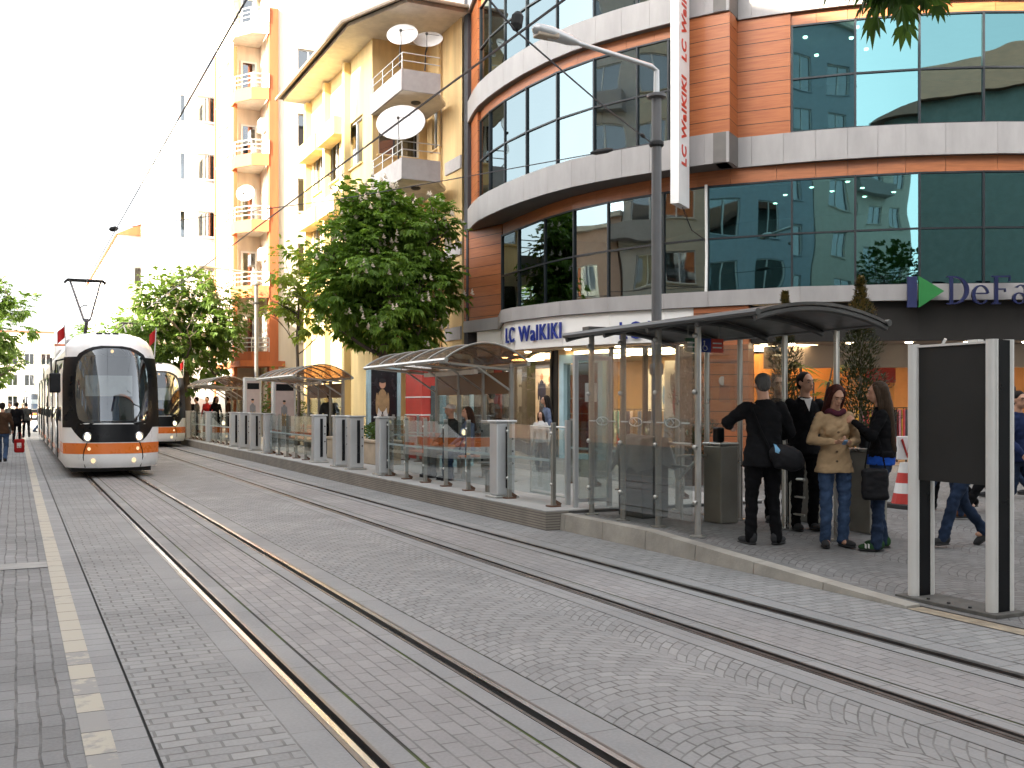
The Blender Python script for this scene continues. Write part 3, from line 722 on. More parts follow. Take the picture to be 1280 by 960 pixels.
for ch in 'DeFacto':
    g, w_ = glyph(ch); sc = .62
    g.v = [(vx * sc + x, vy, vz * sc) for vx, vy, vz in g.v]; x += (w_ + .04) * sc
    wrap(g, dfo, s_l, 3.82, .12).build('sign_letter', pm('letter_navy', (.006, .01, .055), .35), corner)
# tall shop banner that stands out from the facade
q, n = along(bay, ss_of(bay, [858])[0]); n3 = Vector((-.80, -.60)).normalized()
bs = empty('banner_sign', (q.x, q.y, 6.2), 'tall narrow white banner with red vertical lettering, projecting from the corner building', 'sign')
d3 = Vector((-n3.y, n3.x)); d3 = d3 if d3.y < 0 else -d3
mb = MB(); c = q + n3 * .48; mb.obox((c.x, c.y, 9.6), (n3.x * .39, n3.y * .39, 0), (d3.x * .1, d3.y * .1, 0), (0, 0, 3.4)); mb.build('sign_box', pm('banner_white', (.78, .77, .75), .4, var=.04), bs)
mb = MB()
for z in (6.9, 8.3, 9.8, 11.3): cc = q + n3 * .06; mb.obox((cc.x, cc.y, z), (n3.x * .07, n3.y * .07, 0), (d3.x * .02, d3.y * .02, 0), (0, 0, .03))
mb.build('bracket', m_mull, bs)
for k in range(3):
    t = text_mb('LC WaIKIKI', .34, .012, bold=.010, spacing=1.08, width=2.05, height=.36)
    face = c + d3 * .104
    # text x -> up, text z -> towards the wall (reads upwards)
    vs = []
    for (vx, vy, vz) in t.v:
        p = face + n3 * (vz - .16) + d3 * (-vy); vs.append((p.x, p.y, 7.12 + k * 2.42 + vx))
    t.v = vs; t.build('lettering', pm('sign_red', (.6, .045, .02), .4), bs)
mb = MB(); p1 = q + n3 * .3; p2 = Vector(along(g2, ss_of(g2, [882])[0])[0]) - Vector((.08, .08))
mb.tube([(p1.x, p1.y, 6.2), (p1.x * .6 + p2.x * .4, p1.y * .6 + p2.y * .4, 5.72), (p2.x, p2.y, 5.55)], .012, 5); mb.build('cable', m_mull, bs)
# ------------------------------------------------------------------ other buildings
m_wfr = pm('window_frame_white', (.68, .68, .66), .45, var=.04)
m_wgl = glassmat('window_glass', (.3, .33, .35), .75, .02, .1, .18)
m_curt = pm('curtain', (.55, .52, .46), .9, var=.15, vs=5, stretch=(6, 6, .3))
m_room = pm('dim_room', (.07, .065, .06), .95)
def facade(root, A, B, z0, z1, holes, mat, name='wall', depth=.16, th=.3, panes=2, fr=m_wfr, curtain=.6, glass=m_wgl):
    """wall from plan point A to B (outside on the right-hand side looking from A to B ... towards the viewer), with real recessed windows.
    holes: (u0,u1,v0,v1) in metres along the wall / above the ground"""
    A, B = Vector(A), Vector(B); d = (B - A); L = d.length; d /= L; n = Vector((d.y, -d.x))
    P = lambda u, z, o=0.0: (A.x + d.x * u + n.x * o, A.y + d.y * u + n.y * o, z)
    us = sorted({0, L} | {h[0] for h in holes} | {h[1] for h in holes}); zs = sorted({z0, z1} | {h[2] for h in holes} | {h[3] for h in holes})
    mb = MB()
    for i in range(len(us) - 1):
        for j in range(len(zs) - 1):
            cu, cz = (us[i] + us[i + 1]) / 2, (zs[j] + zs[j + 1]) / 2
            if any(h[0] < cu < h[1] and h[2] < cz < h[3] for h in holes): continue
            mb.quad(P(us[i], zs[j]), P(us[i + 1], zs[j]), P(us[i + 1], zs[j + 1]), P(us[i], zs[j + 1]))
    for (u0, u1, v0, v1) in holes:
        mb.quad(P(u0, v0), P(u1, v0), P(u1, v0, -depth), P(u0, v0, -depth)); mb.quad(P(u0, v1), P(u1, v1), P(u1, v1, -depth), P(u0, v1, -depth))
        mb.quad(P(u0, v0), P(u0, v1), P(u0, v1, -depth), P(u0, v0, -depth)); mb.quad(P(u1, v0), P(u1, v1), P(u1, v1, -depth), P(u1, v0, -depth))
    w_ = mb.build(name, mat, root, fixn=False)
    for (u0, u1, v0, v1) in holes:
        g = MB(); g.quad(P(u0, v0, -depth + .03), P(u1, v0, -depth + .03), P(u1, v1, -depth + .03), P(u0, v1, -depth + .03)); go = g.build('window', glass, root)
        f = MB(); t = .055
        def bar(ua, ub, va, vb, o=.02):
            c = ((ua + ub) / 2, (va + vb) / 2); q = P(c[0], c[1], -depth + .04)
            f.obox(q, (d.x * (ub - ua) / 2, d.y * (ub - ua) / 2, 0), (n.x * .03, n.y * .03, 0), (0, 0, (vb - va) / 2))
        bar(u0, u0 + t, v0, v1); bar(u1 - t, u1, v0, v1); bar(u0 + t, u1 - t, v0, v0 + t); bar(u0 + t, u1 - t, v1 - t, v1)
        for k in range(1, panes): u = u0 + (u1 - u0) * k / panes; bar(u - t * .6, u + t * .6, v0 + t, v1 - t)
        f.build('frame', fr, go)
        s_ = MB(); q = P((u0 + u1) / 2, v0 - .03, .03); s_.obox(q, (d.x * ((u1 - u0) / 2 + .06), d.y * ((u1 - u0) / 2 + .06), 0), (n.x * .06, n.y * .06, 0), (0, 0, .028)); s_.build('sill', mat, go)
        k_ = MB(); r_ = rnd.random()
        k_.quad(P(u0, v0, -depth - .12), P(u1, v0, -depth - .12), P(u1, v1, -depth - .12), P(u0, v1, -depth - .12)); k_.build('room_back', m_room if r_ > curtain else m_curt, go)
    return w_
def grid_holes(L, z0, floors, fh, ww, wh, step, first=1.0, sill=.95, skip=()):
    hs = []
    for k in range(floors):
        u = first
        while u + ww < L - .3:
            if (k, len(hs)) not in skip: hs.append((u, u + ww, z0 + k * fh + sill, z0 + k * fh + sill + wh))
            u += step
    return hs
m_yelw = pm('yellow_render', (.60, .42, .2), .85, var=.16, vs=1.4, stretch=(1.6, 1.6, .2), bump=.15)
m_yelw_lit = pm('sunlit_yellow_render', (.66, .5, .24), .85, var=.14, vs=1.4, stretch=(1.5, 1.5, .2))  # same yellow wall, sunlight on the street face put into a paler colour
m_grey = pm('grey_render', (.36, .34, .33), .8, var=.1)
m_rail = pm('balcony_rail', (.5, .5, .48), .4, .4)
m_under = pm('pale_soffit', (.6, .55, .47), .8)
m_lampd = pm('dark_lamp', (.04, .035, .03), .5)
# --- yellow building with balconies
yb = empty('balcony_building', (11.0, 33.7, 0), 'yellow apartment building with grey balconies and deep eaves beside the timber-clad corner building', 'building')
facade(yb, (13.0, 33.7), (13.0, 30.55), .2, 14.2, [(.5, 1.35, z + .9, z + 2.4) for z in (3.9, 6.7, 9.5)], m_yelw, panes=2)
facade(yb, (11.0, 33.7), (13.0, 33.7), .2, 14.2, [(.22, 1.72, z + .75, z + 2.35) for z in (3.9, 6.7, 9.5, 12.2 - .75)][:3], m_yelw, panes=2)
hs = []
for z in (3.9, 6.7, 9.5): hs += [(.6, 2.0, z + .7, z + 2.4), (2.9, 4.3, z + .7, z + 2.4), (5.2, 7.2, z + .7, z + 2.4)]
facade(yb, (11.0, 42.0), (11.0, 33.7), .2, 14.2, hs, m_yelw_lit, panes=2, curtain=.8)
mb = MB(); mb.box(11.05, 25, 41.7, 41.98, .2, 14.2); mb.build('rear_wall', m_yelw_lit, yb)
# piers framing the street bays
mb = MB()
for y in (36.35, 39.0, 41.85): mb.box(10.75, 11.0 - .005, y - .14, y + .14, .2, 14.1)
mb.build('pier', m_yelw_lit, yb)
for z in (6.45, 9.25, 12.05):
    for ya, yb_ in ((36.5, 38.85), (39.15, 41.7)): mb = MB(); mb.box(10.45, 10.995, ya, yb_, z - .5, z + .15); mb.build('balcony_front', m_yelw_lit, yb)
# grey bands on the recessed wall
for z in (3.75, 6.5, 9.3): mb = MB(); mb.box(12.94, 12.995, 30.56, 31.9, z, z + .42); mb.build('wall_band', m_grey, yb)
mb = MB(); mb.tube([(12.9, 32.3, .2), (12.9, 32.3, 14.0)], .06, 8); mb.build('drainpipe', m_yelw, yb)
for k, z in enumerate((5.9, 8.75, 11.55)):
    s_ = MB(); s_.prism([(11.0, 33.69), (11.0, 30.6), (12.2, 30.6), (12.85, 31.6), (12.85, 33.69)], z, z + .12)
    b_ = s_.build('balcony', m_under, yb)
    p = MB(); p.box(10.93, 11.0, 30.55, 33.69, z + .01, z + .68); p.box(11.005, 12.25, 30.55, 30.6, z + .01, z + .68); p.build('parapet', m_grey, b_)
    r_ = MB()
    for h in (.95, 1.2): r_.tube([(10.97, 33.6, z + h), (10.97, 30.58, z + h), (12.25, 30.58, z + h)], .018, 6)
    for y in (33.5, 32.5, 31.5, 30.6): r_.tube([(10.97, y, z + .68), (10.97, y, z + 1.2)], .016, 6)
    r_.build('railing', m_rail, b_)
    l_ = MB(); l_.lathe((11.8, 31.6, z - .07), [(.16, .07), (.16, .03), (.1, 0)], 14); l_.build('balcony_lamp', m_lampd, b_)
ev = MB(); ev.prism([(9.95, 42.3), (9.95, 33.0), (11.0, 30.2), (13.2, 30.2), (13.6, 31.0), (26, 31.0), (26, 42.3)][::-1], 14.2, 14.32); ev.build('eaves', m_under, yb)
rf = MB(); rf.add([(9.75, 42.5, 14.32), (9.75, 32.9, 14.32), (10.9, 30.0, 14.32), (13.2, 30.0, 14.32), (26, 30.9, 14.32), (26, 42.5, 14.32), (17, 38, 17.4), (21, 38, 17.4)],
                  [(0, 1, 6), (1, 2, 6), (2, 3, 6), (3, 4, 7, 6), (4, 5, 7), (5, 0, 6, 7)])
rf.build('roof', pm('dark_tiles', (.13, .1, .085), .8, var=.3, vs=6), yb)
gt = MB(); gt.tube([(9.72, 42.5, 14.3), (9.72, 32.9, 14.3), (10.85, 29.95, 14.3), (13.2, 29.95, 14.3)], .07, 8); gt.build('gutter', pm('gutter_tan', (.24, .19, .14), .6), yb)
# satellite dishes on the yellow building
def dish(x, y, z, r, label, tilt=62):
    o = empty('satellite_dish', (x, y, z), label, 'satellite dish', 'satellite dishes on the balconies')
    M = Matrix.Rotation(R(-28), 4, 'Z') @ Matrix.Rotation(R(tilt), 4, 'X')
    mb = MB(); prof = [(r * k / 6 + .001, r * .22 * (k / 6) ** 2) for k in range(7)]; mb.lathe((0, 0, 0), prof + [(r * .99, r * .235)] + [(r * (5 - k) / 6 + .001, r * .22 * ((5 - k) / 6) ** 2 + .015) for k in range(6)], 24)
    mb.xf(M); mb.build('dish', pm('dish_paint', (.6, .59, .57), .5, var=.12), o, 'all', world=False)
    mb = MB(); mb.tube([M @ Vector((0, -r * .95, r * .2)), M @ Vector((0, -r * .4, r * .8))], .014, 6); mb.tube([M @ Vector((r * .7, r * .5, r * .2)), M @ Vector((0, -r * .4, r * .8))], .008, 5); mb.ell(M @ Vector((0, -r * .4, r * .82)), .05, 8, 6); mb.build('feed_arm', m_lampd, o, world=False)
    mb = MB(); mb.tube([(0, 0, -.02), (0, .25, -.25), (0, .3, -r - .35)], .025, 6); mb.build('mast', m_lampd, o, world=False)
    return o
dish(11.0, 30.75, 10.45, .78, 'large pale satellite dish on the lower visible balcony of the yellow building', 58)
dish(11.1, 30.9, 13.35, .5, 'white satellite dish on the top balcony of the yellow building, left of the two', 58)
dish(11.95, 30.85, 13.3, .48, 'ribbed satellite dish on the top balcony of the yellow building, right of the two', 48)
# --- orange and cream building
m_cream2 = pm('cream_render', (.7, .62, .5), .85, var=.14, vs=1.3, stretch=(1.6, 1.6, .2))
m_orng = pm('orange_render', (.5, .15, .055), .85, var=.16, vs=1.4, stretch=(1.6, 1.6, .25))
obd = empty('apartment_building', (10.6, 46, 0), 'tall cream and orange apartment building with a stack of recessed corner balconies', 'building')
fl = [3.6 + 2.95 * k for k in range(6)]
facade(obd, (10.6, 46), (13.6, 46), .2, 21.2, [(.9, 1.9, z + .9, z + 2.4) for z in fl[:5]], m_cream2, panes=2)
facade(obd, (13.62, 46), (20, 46), 8, 21.2, [(.9, 2.1, z + .9, z + 2.4) for z in fl[2:5]] + [(3.2, 4.6, z + .9, z + 2.4) for z in fl[2:5]], m_cream2)
facade(obd, (9.0, 52.4), (9.0, 48.0), .2, 20.6, [(.4, 1.5, z + .9, z + 2.4) for z in fl[:5]] + [(2.4, 3.5, z + .9, z + 2.4) for z in fl[:5]], m_cream2)
mb = MB(); mb.box(8.94, 9.4, 52.41, 52.75, .2, 19); mb.box(10.2, 10.6, 45.94, 46.4, .2, 19.4); mb.box(8.95, 9.1, 47.6, 47.99, .2, 18); mb.build('corner_strip', m_orng, obd)
mb = MB(); mb.box(10.75, 20, 46.05, 52.3, 21.2, 21.4); mb.box(9.0, 20, 52.35, 52.75, .2, 20.6); mb.box(9.02, 10.6, 48.02, 52.3, 20.6, 20.8); mb.build('roof', m_under, obd)
mb = MB(); mb.prism([(10.3, 48.4), (10.3, 46.45), (10.75, 46.45), (10.75, 48.4)], .2, 21.1); mb.prism([(9.05, 48.4), (9.05, 48.7), (10.8, 48.7), (10.8, 48.4)], .2, 20.6); mb.build('recess_wall', m_cream2, obd)
mb = MB(); mb.box(8.9, 10.9, 45.9, 52.8, 3.35, 3.6); mb.build('string_course', m_orng, obd)
for k, z in enumerate(fl):
    b_ = MB().prism([(10.15, 45.95), (10.28, 48.38), (9.05, 48.38), (8.92, 47.9), (8.95, 47.0), (9.5, 46.2)], z, z + .14).build('balcony', m_under, obd)
    p = MB()
    fp = [(10.18, 45.92), (9.45, 46.15), (8.88, 47.0), (8.86, 47.95)]
    for i in range(3): 
        a_, c_ = Vector(fp[i]), Vector(fp[i + 1]); t = (c_ - a_); nn = Vector((t.y, -t.x)).normalized() * .05
        p.prism([tuple(a_), tuple(c_), tuple(c_ + nn), tuple(a_ + nn)], z - .12, z + .42)
    p.build('parapet', m_orng if k < 5 else m_cream2, b_)
    p = MB()
    for h in (.62, .82, 1.02): p.tube([(x_, y_, z + h) for x_, y_ in fp], .022, 6)
    for (x_, y_) in fp: p.tube([(x_, y_, z + .4), (x_, y_, z + 1.02)], .02, 6)
    p.build('railing', m_wfr, b_)
    d_ = MB(); d_.box(9.4, 10.15, 48.33, 48.395, z + .14, z + 2.25); dd = d_.build('balcony_door', m_wfr, obd)
    d_ = MB(); d_.box(9.5, 10.05, 48.31, 48.328, z + .35, z + 2.15); d_.build('door_pane', m_wgl, dd)
    if k in (1, 3): 
        u = MB(); u.box(10.0, 10.29, 46.9, 47.6, z + 1.7, z + 2.25, .03); u.build('air_conditioner', m_wfr, obd)
dish(9.3, 46.6, fl[2] + 1.6, .42, 'small round satellite dish on a balcony of the cream and orange building', 70)
# --- white building further on
m_wht = pm('white_render', (.72, .7, .68), .85, var=.05)
wb = empty('white_building', (7.7, 53, 0), 'tall white apartment building with a projecting window bay, left of the cream and orange one', 'building')
fl2 = [3.4 + 2.9 * k for k in range(5)]
facade(wb, (7.7, 53.2), (12, 53.2), .2, 18.6, [(.5, 1.5, z + .9, z + 2.2) for z in fl2], m_wht, panes=2)
hs = [(1.0 + 2.9 * i, 2.1 + 2.9 * i, z + .9, z + 2.2) for z in fl2 for i in range(7)]
facade(wb, (7.7, 74), (7.7, 53.2), .2, 17.6, hs, m_wht, panes=2)
mb = MB(); mb.box(7.6, 16, 53.25, 74, 17.62, 17.8); mb.box(7.72, 16, 73.7, 73.98, .2, 17.6); mb.build('roof', m_under, wb)
for z in fl2:
    b_ = MB(); b_.prism([(7.68, 53.15), (7.68, 55.6), (7.0, 55.2), (7.0, 53.7), (7.3, 53.15)], z - .1, z + .8); bo = b_.build('bay', m_wht, wb)
    w_ = MB(); w_.prism([(7.7, 53.2), (7.7, 55.55), (7.06, 55.16), (7.06, 53.74), (7.34, 53.2)], z + .801, z + 2.1); w_.build('bay_window', m_wgl, bo)
    t_ = MB(); t_.prism([(7.68, 53.15), (7.68, 55.6), (7.0, 55.2), (7.0, 53.7), (7.3, 53.15)], z + 2.101, z + 2.4)
    for q in ((7.05, 53.72), (7.05, 54.45), (7.05, 55.18), (7.33, 53.2), (7.64, 53.2)): t_.box(q[0] - .05, q[0] + .05, q[1] - .05, q[1] + .05, z + .8, z + 2.1)
    t_.build('bay_frame', m_wht, bo)
for i, (y, z) in enumerate(((57.2, 6), (60, 6.2), (62.8, 9), (58.6, 9.4), (65, 6.4), (68, 9.2))):
    mb = MB(); mb.box(7.25, 7.69, y, y + .75, z, z + .55, .03); mb.build('air_conditioner', m_wfr, wb)
mb = MB(); 
for i in range(4): mb.box(8.3 + i * .9, 8.9 + i * .9, 54 + i * .5, 54.6 + i * .5, 17.8, 18.6 + .3 * (i % 2))
mb.build('chimney', pm('brick_stack', (.4, .22, .13), .9, var=.3), wb)
fb2 = empty('pale_building', (6.4, 76, 0), 'pale apartment building with an orange gable, furthest on the right side of the street', 'building')
facade(fb2, (6.4, 110), (6.4, 76), .2, 13.5, [(1.2 + 3.4 * i, 2.4 + 3.4 * i, z + .9, z + 2.3) for z in (3.2, 6.1, 9) for i in range(9)], m_wht)
facade(fb2, (6.4, 76), (14, 76), .2, 13.5, [(1, 2.2, z + .9, z + 2.3) for z in (3.2, 6.1, 9)], m_cream2)
mb = MB(); mb.add([(6.2, 75.9, 13.5), (14, 75.9, 13.5), (10, 75.9, 15.4), (6.2, 110, 13.5), (14, 110, 13.5), (10, 110, 15.4)], [(0, 1, 2), (5, 4, 3), (0, 2, 5, 3), (1, 4, 5, 2), (0, 3, 4, 1)]); mb.build('roof', m_orng, fb2)
# --- end of the street
ec = empty('street_end_building', (2, 150, 0), 'white and pale yellow building with rows of windows closing the far end of the street', 'building')
facade(ec, (-14, 150), (4.6, 150), 0, 11.2, [(1 + 2.0 * i, 2.2 + 2.0 * i, z + .8, z + 2.3) for z in (.6, 3.4, 6.2) for i in range(9)], pm('pale_yellow_wall', (.74, .68, .5), .85), panes=2)
facade(ec, (4.62, 150.5), (9.5, 150.5), 0, 9.6, [(.5 + 1.5 * i, 1.5 + 1.5 * i, z + .7, z + 2.3) for z in (.6, 3.4, 6.2) for i in range(3)], m_wht, panes=3)
mb = MB(); mb.box(-14.2, 4.6, 150.1, 162, 11.2, 11.5); mb.box(4.65, 9.7, 150.6, 162, 9.6, 9.9); mb.build('roof', pm('red_roof', (.4, .14, .07), .8), ec)
# --- left side of the street and the block behind the viewer (seen only in the glass, and the shade they cast)
LCOL = [pm('render_' + n_, c, .85, var=.08) for n_, c in (('buff', (.55, .48, .36)), ('stone', (.5, .47, .43)), ('ivory', (.62, .58, .5)), ('rose', (.5, .34, .27)), ('blue', (.4, .45, .5)))]
LB = [(-26, -9, 24, 'ivory', 'ivory'), (-9, 8, 23, 'blue', 'blue grey'), (8, 24, 22, 'buff', 'buff'), (24, 29.6, 25, 'stone', 'stone grey'), (29.6, 48, 11, 'rose', 'rose'), (48, 62, 9, 'ivory', 'low ivory'), (62, 80, 7.5, 'buff', 'low buff')]  # row heights shaped to shade the street and let sun onto far facades
for i, (y0, y1, h, cn, word) in enumerate(LB):
    o = empty('apartment_building', (-9.5, (y0 + y1) / 2, 0), word + ' rendered building on the left street side, ' + ['behind the viewer', 'beside the viewer', 'just ahead of the viewer', 'second ahead of the viewer', 'third ahead of the viewer', 'fourth ahead of the viewer', 'fifth ahead of the viewer'][i], 'building', None)
    nfl = int((h - 3.6) / 3.0); L = y1 - y0 - .1
    hs = grid_holes(L, 3.6, nfl, 3.0, 1.5, 1.6, 2.6, .9, .8)
    wm = MATS['render_' + cn]
    facade(o, (-9.5, y0 + .05), (-9.5, y1 - .05), 0, h, [(a_, b_, c_, d_) for a_, b_, c_, d_ in hs], wm, panes=2, curtain=.35)
    mb = MB(); mb.box(-22, -9.55, y0 + .05, y0 + .3, 0, h); mb.box(-22, -9.55, y1 - .3, y1 - .05, 0, h); mb.box(-22.3, -22, y0 + .05, y1 - .05, 0, h); mb.build('side_wall', wm, o)
    mb = MB(); mb.box(-22.2, -9.15, y0 + .02, y1 - .02, h, h + .25); mb.build('roof', m_under, o)
    if h > 10:
        mb = MB()
        for k in range(nfl):
            if k % 2 == 0: mb.box(-9.495, -8.7, y0 + 3.2, y0 + 6.6, 3.6 + k * 3.0, 4.5 + k * 3.0)
        mb.build('balcony', m_grey, o)
o = empty('apartment_building', (9, -7, 0), 'grey-green rendered building with a pitched roof, behind the viewer across the side street', 'building')
facade(o, (30, -5), (5, -5), 0, 14.5, [(1.5 + 5.5 * i, 2.9 + 5.5 * i, z + .9, z + 2.4) for z in (3.6, 6.6, 9.6) for i in range(4) if i % 2 == 1], pm('render_green', (.36, .4, .37), .85, var=.12), panes=2)
mb = MB(); mb.add([(4.5, -4.6, 14.5), (30.5, -4.6, 14.5), (4.5, -18, 14.5), (30.5, -18, 14.5), (9, -11, 18), (26, -11, 18)], [(0, 1, 5, 4), (2, 4, 5, 3), (0, 4, 2), (1, 3, 5), (0, 2, 3, 1)]); mb.build('roof', pm('tiles_red', (.3, .12, .07), .85, var=.2), o)
mb = MB(); mb.box(5, 5.25, -18, -5.05, 0, 14.5); mb.box(29.75, 30, -18, -5.05, 0, 14.5); mb.build('side_wall', MATS['render_green'], o)
# ------------------------------------------------------------------ trams
m_tw = pm('tram_white', (.84, .835, .82), .3, coat=.25, var=.07, vs=1.6)
m_to = pm('tram_orange', (.72, .17, .02), .28, coat=.4, var=.05)
m_tb = pm('tram_black', (.006, .0065, .008), .3, 0, .2)
m_tg = glassmat('tram_windscreen', (.5, .54, .56), .7, .01, .06, .09)
m_tsg = glassmat('tram_side_glass', (.2, .22, .24), .85, .01, 0, .25)
m_trub = pm('rubber', (.02, .02, .02), .8)
m_red = MATS['red_panel']
e_head = emat('headlight_lamp', (1, .72, .36), 1.0)
e_dim = emat('marker_lamp', (1, .72, .42), .22)
def interp(tab, z):
    if z <= tab[0][0]: return tab[0][1]
    for (a, b), (c, d) in zip(tab, tab[1:]):
        if z <= c: t = (z - a) / (c - a); return b + (d - b) * t
    return tab[-1][1]
PROF = [(.22, .10), (.32, .03), (.5, 0), (.78, 0), (1.1, .03), (1.5, .08), (2.0, .19), (2.4, .3), (2.7, .42), (2.85, .52), (3.0, .72), (3.1, .98), (3.17, 1.35), (3.2, 1.9)]
HW = [(.22, 1.08), (.35, 1.13), (1.2, 1.15), (2.2, 1.14), (2.6, 1.10), (2.85, 1.03), (3.0, .93), (3.1, .8), (3.17, .62), (3.2, .45)]
def fs(u, z, o=0.0):
    x = u * interp(HW, z); y = interp(PROF, z) + .62 * abs(u) ** 3.0
    return Vector((x + u * abs(u) ** 3 * o, y - o * (1 - .6 * abs(u) ** 4), z))
ZS = [.22, .28, .35, .5, .65, .78, .95, 1.1, 1.3, 1.5, 1.75, 2.0, 2.2, 2.4, 2.6, 2.72, 2.85, 2.93, 3.0, 3.05, 3.1, 3.14, 3.17, 3.2]
def patch(name, mat, root, rows, o, nu=22, smooth='all'):
    """panel laid on the nose: rows = [(z, uL, uR)]"""
    mb = MB(); zs = rows; n = len(zs)
    mb.add([fs(l + (r - l) * i / nu, z, o) for (z, l, r) in zs for i in range(nu + 1)], [(j * (nu + 1) + i, j * (nu + 1) + i + 1, (j + 1) * (nu + 1) + i + 1, (j + 1) * (nu + 1) + i) for j in range(n - 1) for i in range(nu)])
    return mb.build(name, mat, root, smooth, world=False)
def make_tram(label, loc):
    t = empty('tram', loc, label, 'tram', 'trams on the two tracks')
    LEN = 29.5
    # nose shell left open where the windscreen sits
    WS = lambda z: (0 if z < 1.2 or z > 2.76 else .83)
    ws_rows = [(1.17, .42), (1.2, .6), (1.26, .69), (1.4, .73), (1.7, .75), (2.0, .755), (2.3, .75), (2.5, .71), (2.62, .63), (2.7, .52), (2.76, .37), (2.79, .18)]
    uws = lambda z: interp([(a, b) for a, b in ws_rows], z) if 1.17 <= z <= 2.79 else 0
    mb = MB(); zz = sorted(set(ZS + [a for a, b in ws_rows])); NU = 14
    for j in range(len(zz) - 1):
        z0, z1 = zz[j], zz[j + 1]; ins = z0 >= 1.17 and z1 <= 2.79
        for sgn in (-1, 1):
            a0, a1 = (uws(z0) if ins else 0), (uws(z1) if ins else 0)
            P = lambda k, z, a: fs(sgn * (a + (1 - a) * k / NU), z)
            for k in range(NU): mb.quad(P(k, z0, a0), P(k + 1, z0, a0), P(k + 1, z1, a1), P(k, z1, a1))
    for sgn in (-1, 1):      # flanks and roof
        for j in range(len(ZS) - 1):
            z0, z1 = ZS[j], ZS[j + 1]; A, B = fs(sgn, z0), fs(sgn, z1)
            mb.quad(A, (A.x, LEN, z0), (B.x, LEN, z1), B)
    mb.quad((-.45, 1.9, 3.2), (.45, 1.9, 3.2), (.45, LEN, 3.2), (-.45, LEN, 3.2))
    mb.add([(interp(HW, z) * s, LEN, z) for s in (-1, 1) for z in ZS], [tuple(range(len(ZS))) + tuple(range(2 * len(ZS) - 1, len(ZS) - 1, -1))])
    bm = bmesh.new(); me = bpy.data.meshes.new('tmp'); me.from_pydata(mb.v, [], mb.f); bm.from_mesh(me); bmesh.ops.remove_doubles(bm, verts=bm.verts[:], dist=.0008)
    bm.verts.index_update(); mb.v = [tuple(v.co) for v in bm.verts]; mb.f = [tuple(v.index for v in f.verts) for f in bm.faces]; bm.free(); bpy.data.meshes.remove(me)
    mb.build('body', m_tw, t, True, world=False)
    # windscreen + black surround
    patch('windscreen', m_tg, t, [(z, -u, u) for z, u in ws_rows], .004)
    def ringpatch(name, mat, inner, outer, o):
        mb = MB(); n = len(inner); mb.add([fs(u, z, o) for (u, z) in inner] + [fs(u, z, o + .002) for (u, z) in outer], [(i, (i + 1) % n, n + (i + 1) % n, n + i) for i in range(n)])
        return mb.build(name, mat, t, 'all', world=False)
    inn = [(-u, z) for z, u in ws_rows] + [(u, z) for z, u in reversed(ws_rows)]
    out = [(-u * 1.05 - .05, z + (.05 if z > 2.5 else -.04 if z < 1.3 else 0)) for z, u in ws_rows] + [(u * 1.05 + .05, z + (.05 if z > 2.5 else -.04 if z < 1.3 else 0)) for z, u in reversed(ws_rows)]
    ringpatch('windscreen_surround', m_tb, inn, out, .010)
    for s in (-1, 1):   # dark corner pillars
        mb = MB(); nz = 12; nu = 8
        rows = [(1.08 + (2.6 - 1.08) * k / nz) for k in range(nz + 1)]
        mb.add([fs(s * (min(.99, uws(max(1.2, min(2.6, z))) * 1.04 + .04) + (1.0 - min(.99, uws(max(1.2, min(2.6, z))) * 1.04 + .04)) * i / nu), z, .006) for z in rows for i in range(nu + 1)],
               [(j * (nu + 1) + i, j * (nu + 1) + i + 1, (j + 1) * (nu + 1) + i + 1, (j + 1) * (nu + 1) + i) for j in range(nz) for i in range(nu)])
        mb.build('corner_pillar', m_tb, t, 'all', world=False)
    patch('headlight_mask', m_tb, t, [(.765, -.52, .52), (.8, -.62, .62), (.88, -.7, .7), (.98, -.78, .78), (1.08, -.84, .84), (1.13, -.87, .87), (1.15, -.85, .85)], .006)
    patch('orange_band', m_to, t, [(.52, -1, 1), (.6, -1, 1), (.68, -1, 1), (.75, -1, 1)], .006, 30)
    for s in (-1, 1):
        a = fs(s, .52, .006); b_ = fs(s, .75, .006)
        mb = MB(); mb.quad(a, (a.x, 2.2, .52), (b_.x, 2.2, .75), b_); mb.build('orange_band', m_to, t, world=False)
    # seam of the centre bumper
    for s in (-1, 1): 
        mb = MB(); mb.tube([fs(s * .60, .23, .008), fs(s * .62, .45, .008), fs(s * .6, .6, .01), fs(s * .54, .765, .008)], .012, 5); mb.build('bumper_seam', m_tb, t, world=False)
    for s in (-1, 1):
        p = fs(s * .53, .88, .02); mb = MB(); mb.lathe(p, [(.01, -.03), (.066, -.03), (.075, .0), (.075, .05)], 18, 'Y'); hl = mb.build('headlight', e_head, t, 'all', world=False)
        mb = MB(); mb.lathe(p, [(.077, -.022), (.105, -.015), (.105, .05), (.077, .05)], 18, 'Y'); mb.build('headlight_rim', pm('chrome', (.7, .7, .7), .15, 1.0), hl, world=False)
        for (u, z, r_, m_) in ((.5, .63, .035, e_dim), (.42, .38, .05, e_dim)):
            p = fs(s * u, z, .012); mb = MB(); mb.lathe(p, [(.005, -.012), (r_, -.01), (r_ + .008, .03)], 12, 'Y'); mb.build('marker_light', m_, t, world=False)
    p = fs(0, 2.72, .014); mb = MB(); mb.lathe(p, [(.005, -.012), (.035, -.01), (.04, .05)], 12, 'Y'); mb.build('top_lamp', e_dim, t, world=False)
    mb = MB()
    for k in range(3): mb.box(-.32 + .2 * k, -.18 + .2 * k, 1.05 + .1, 1.3, 3.13, 3.165)
    mb.build('roof_vent', m_trub, t, world=False)
    # cab inside: desk, driver, blind
    mb = MB(); mb.box(-.85, .85, .35, .75, .9, 1.22); mb.build('driver_desk', pm('desk_grey', (.1, .1, .11), .6), t, world=False)
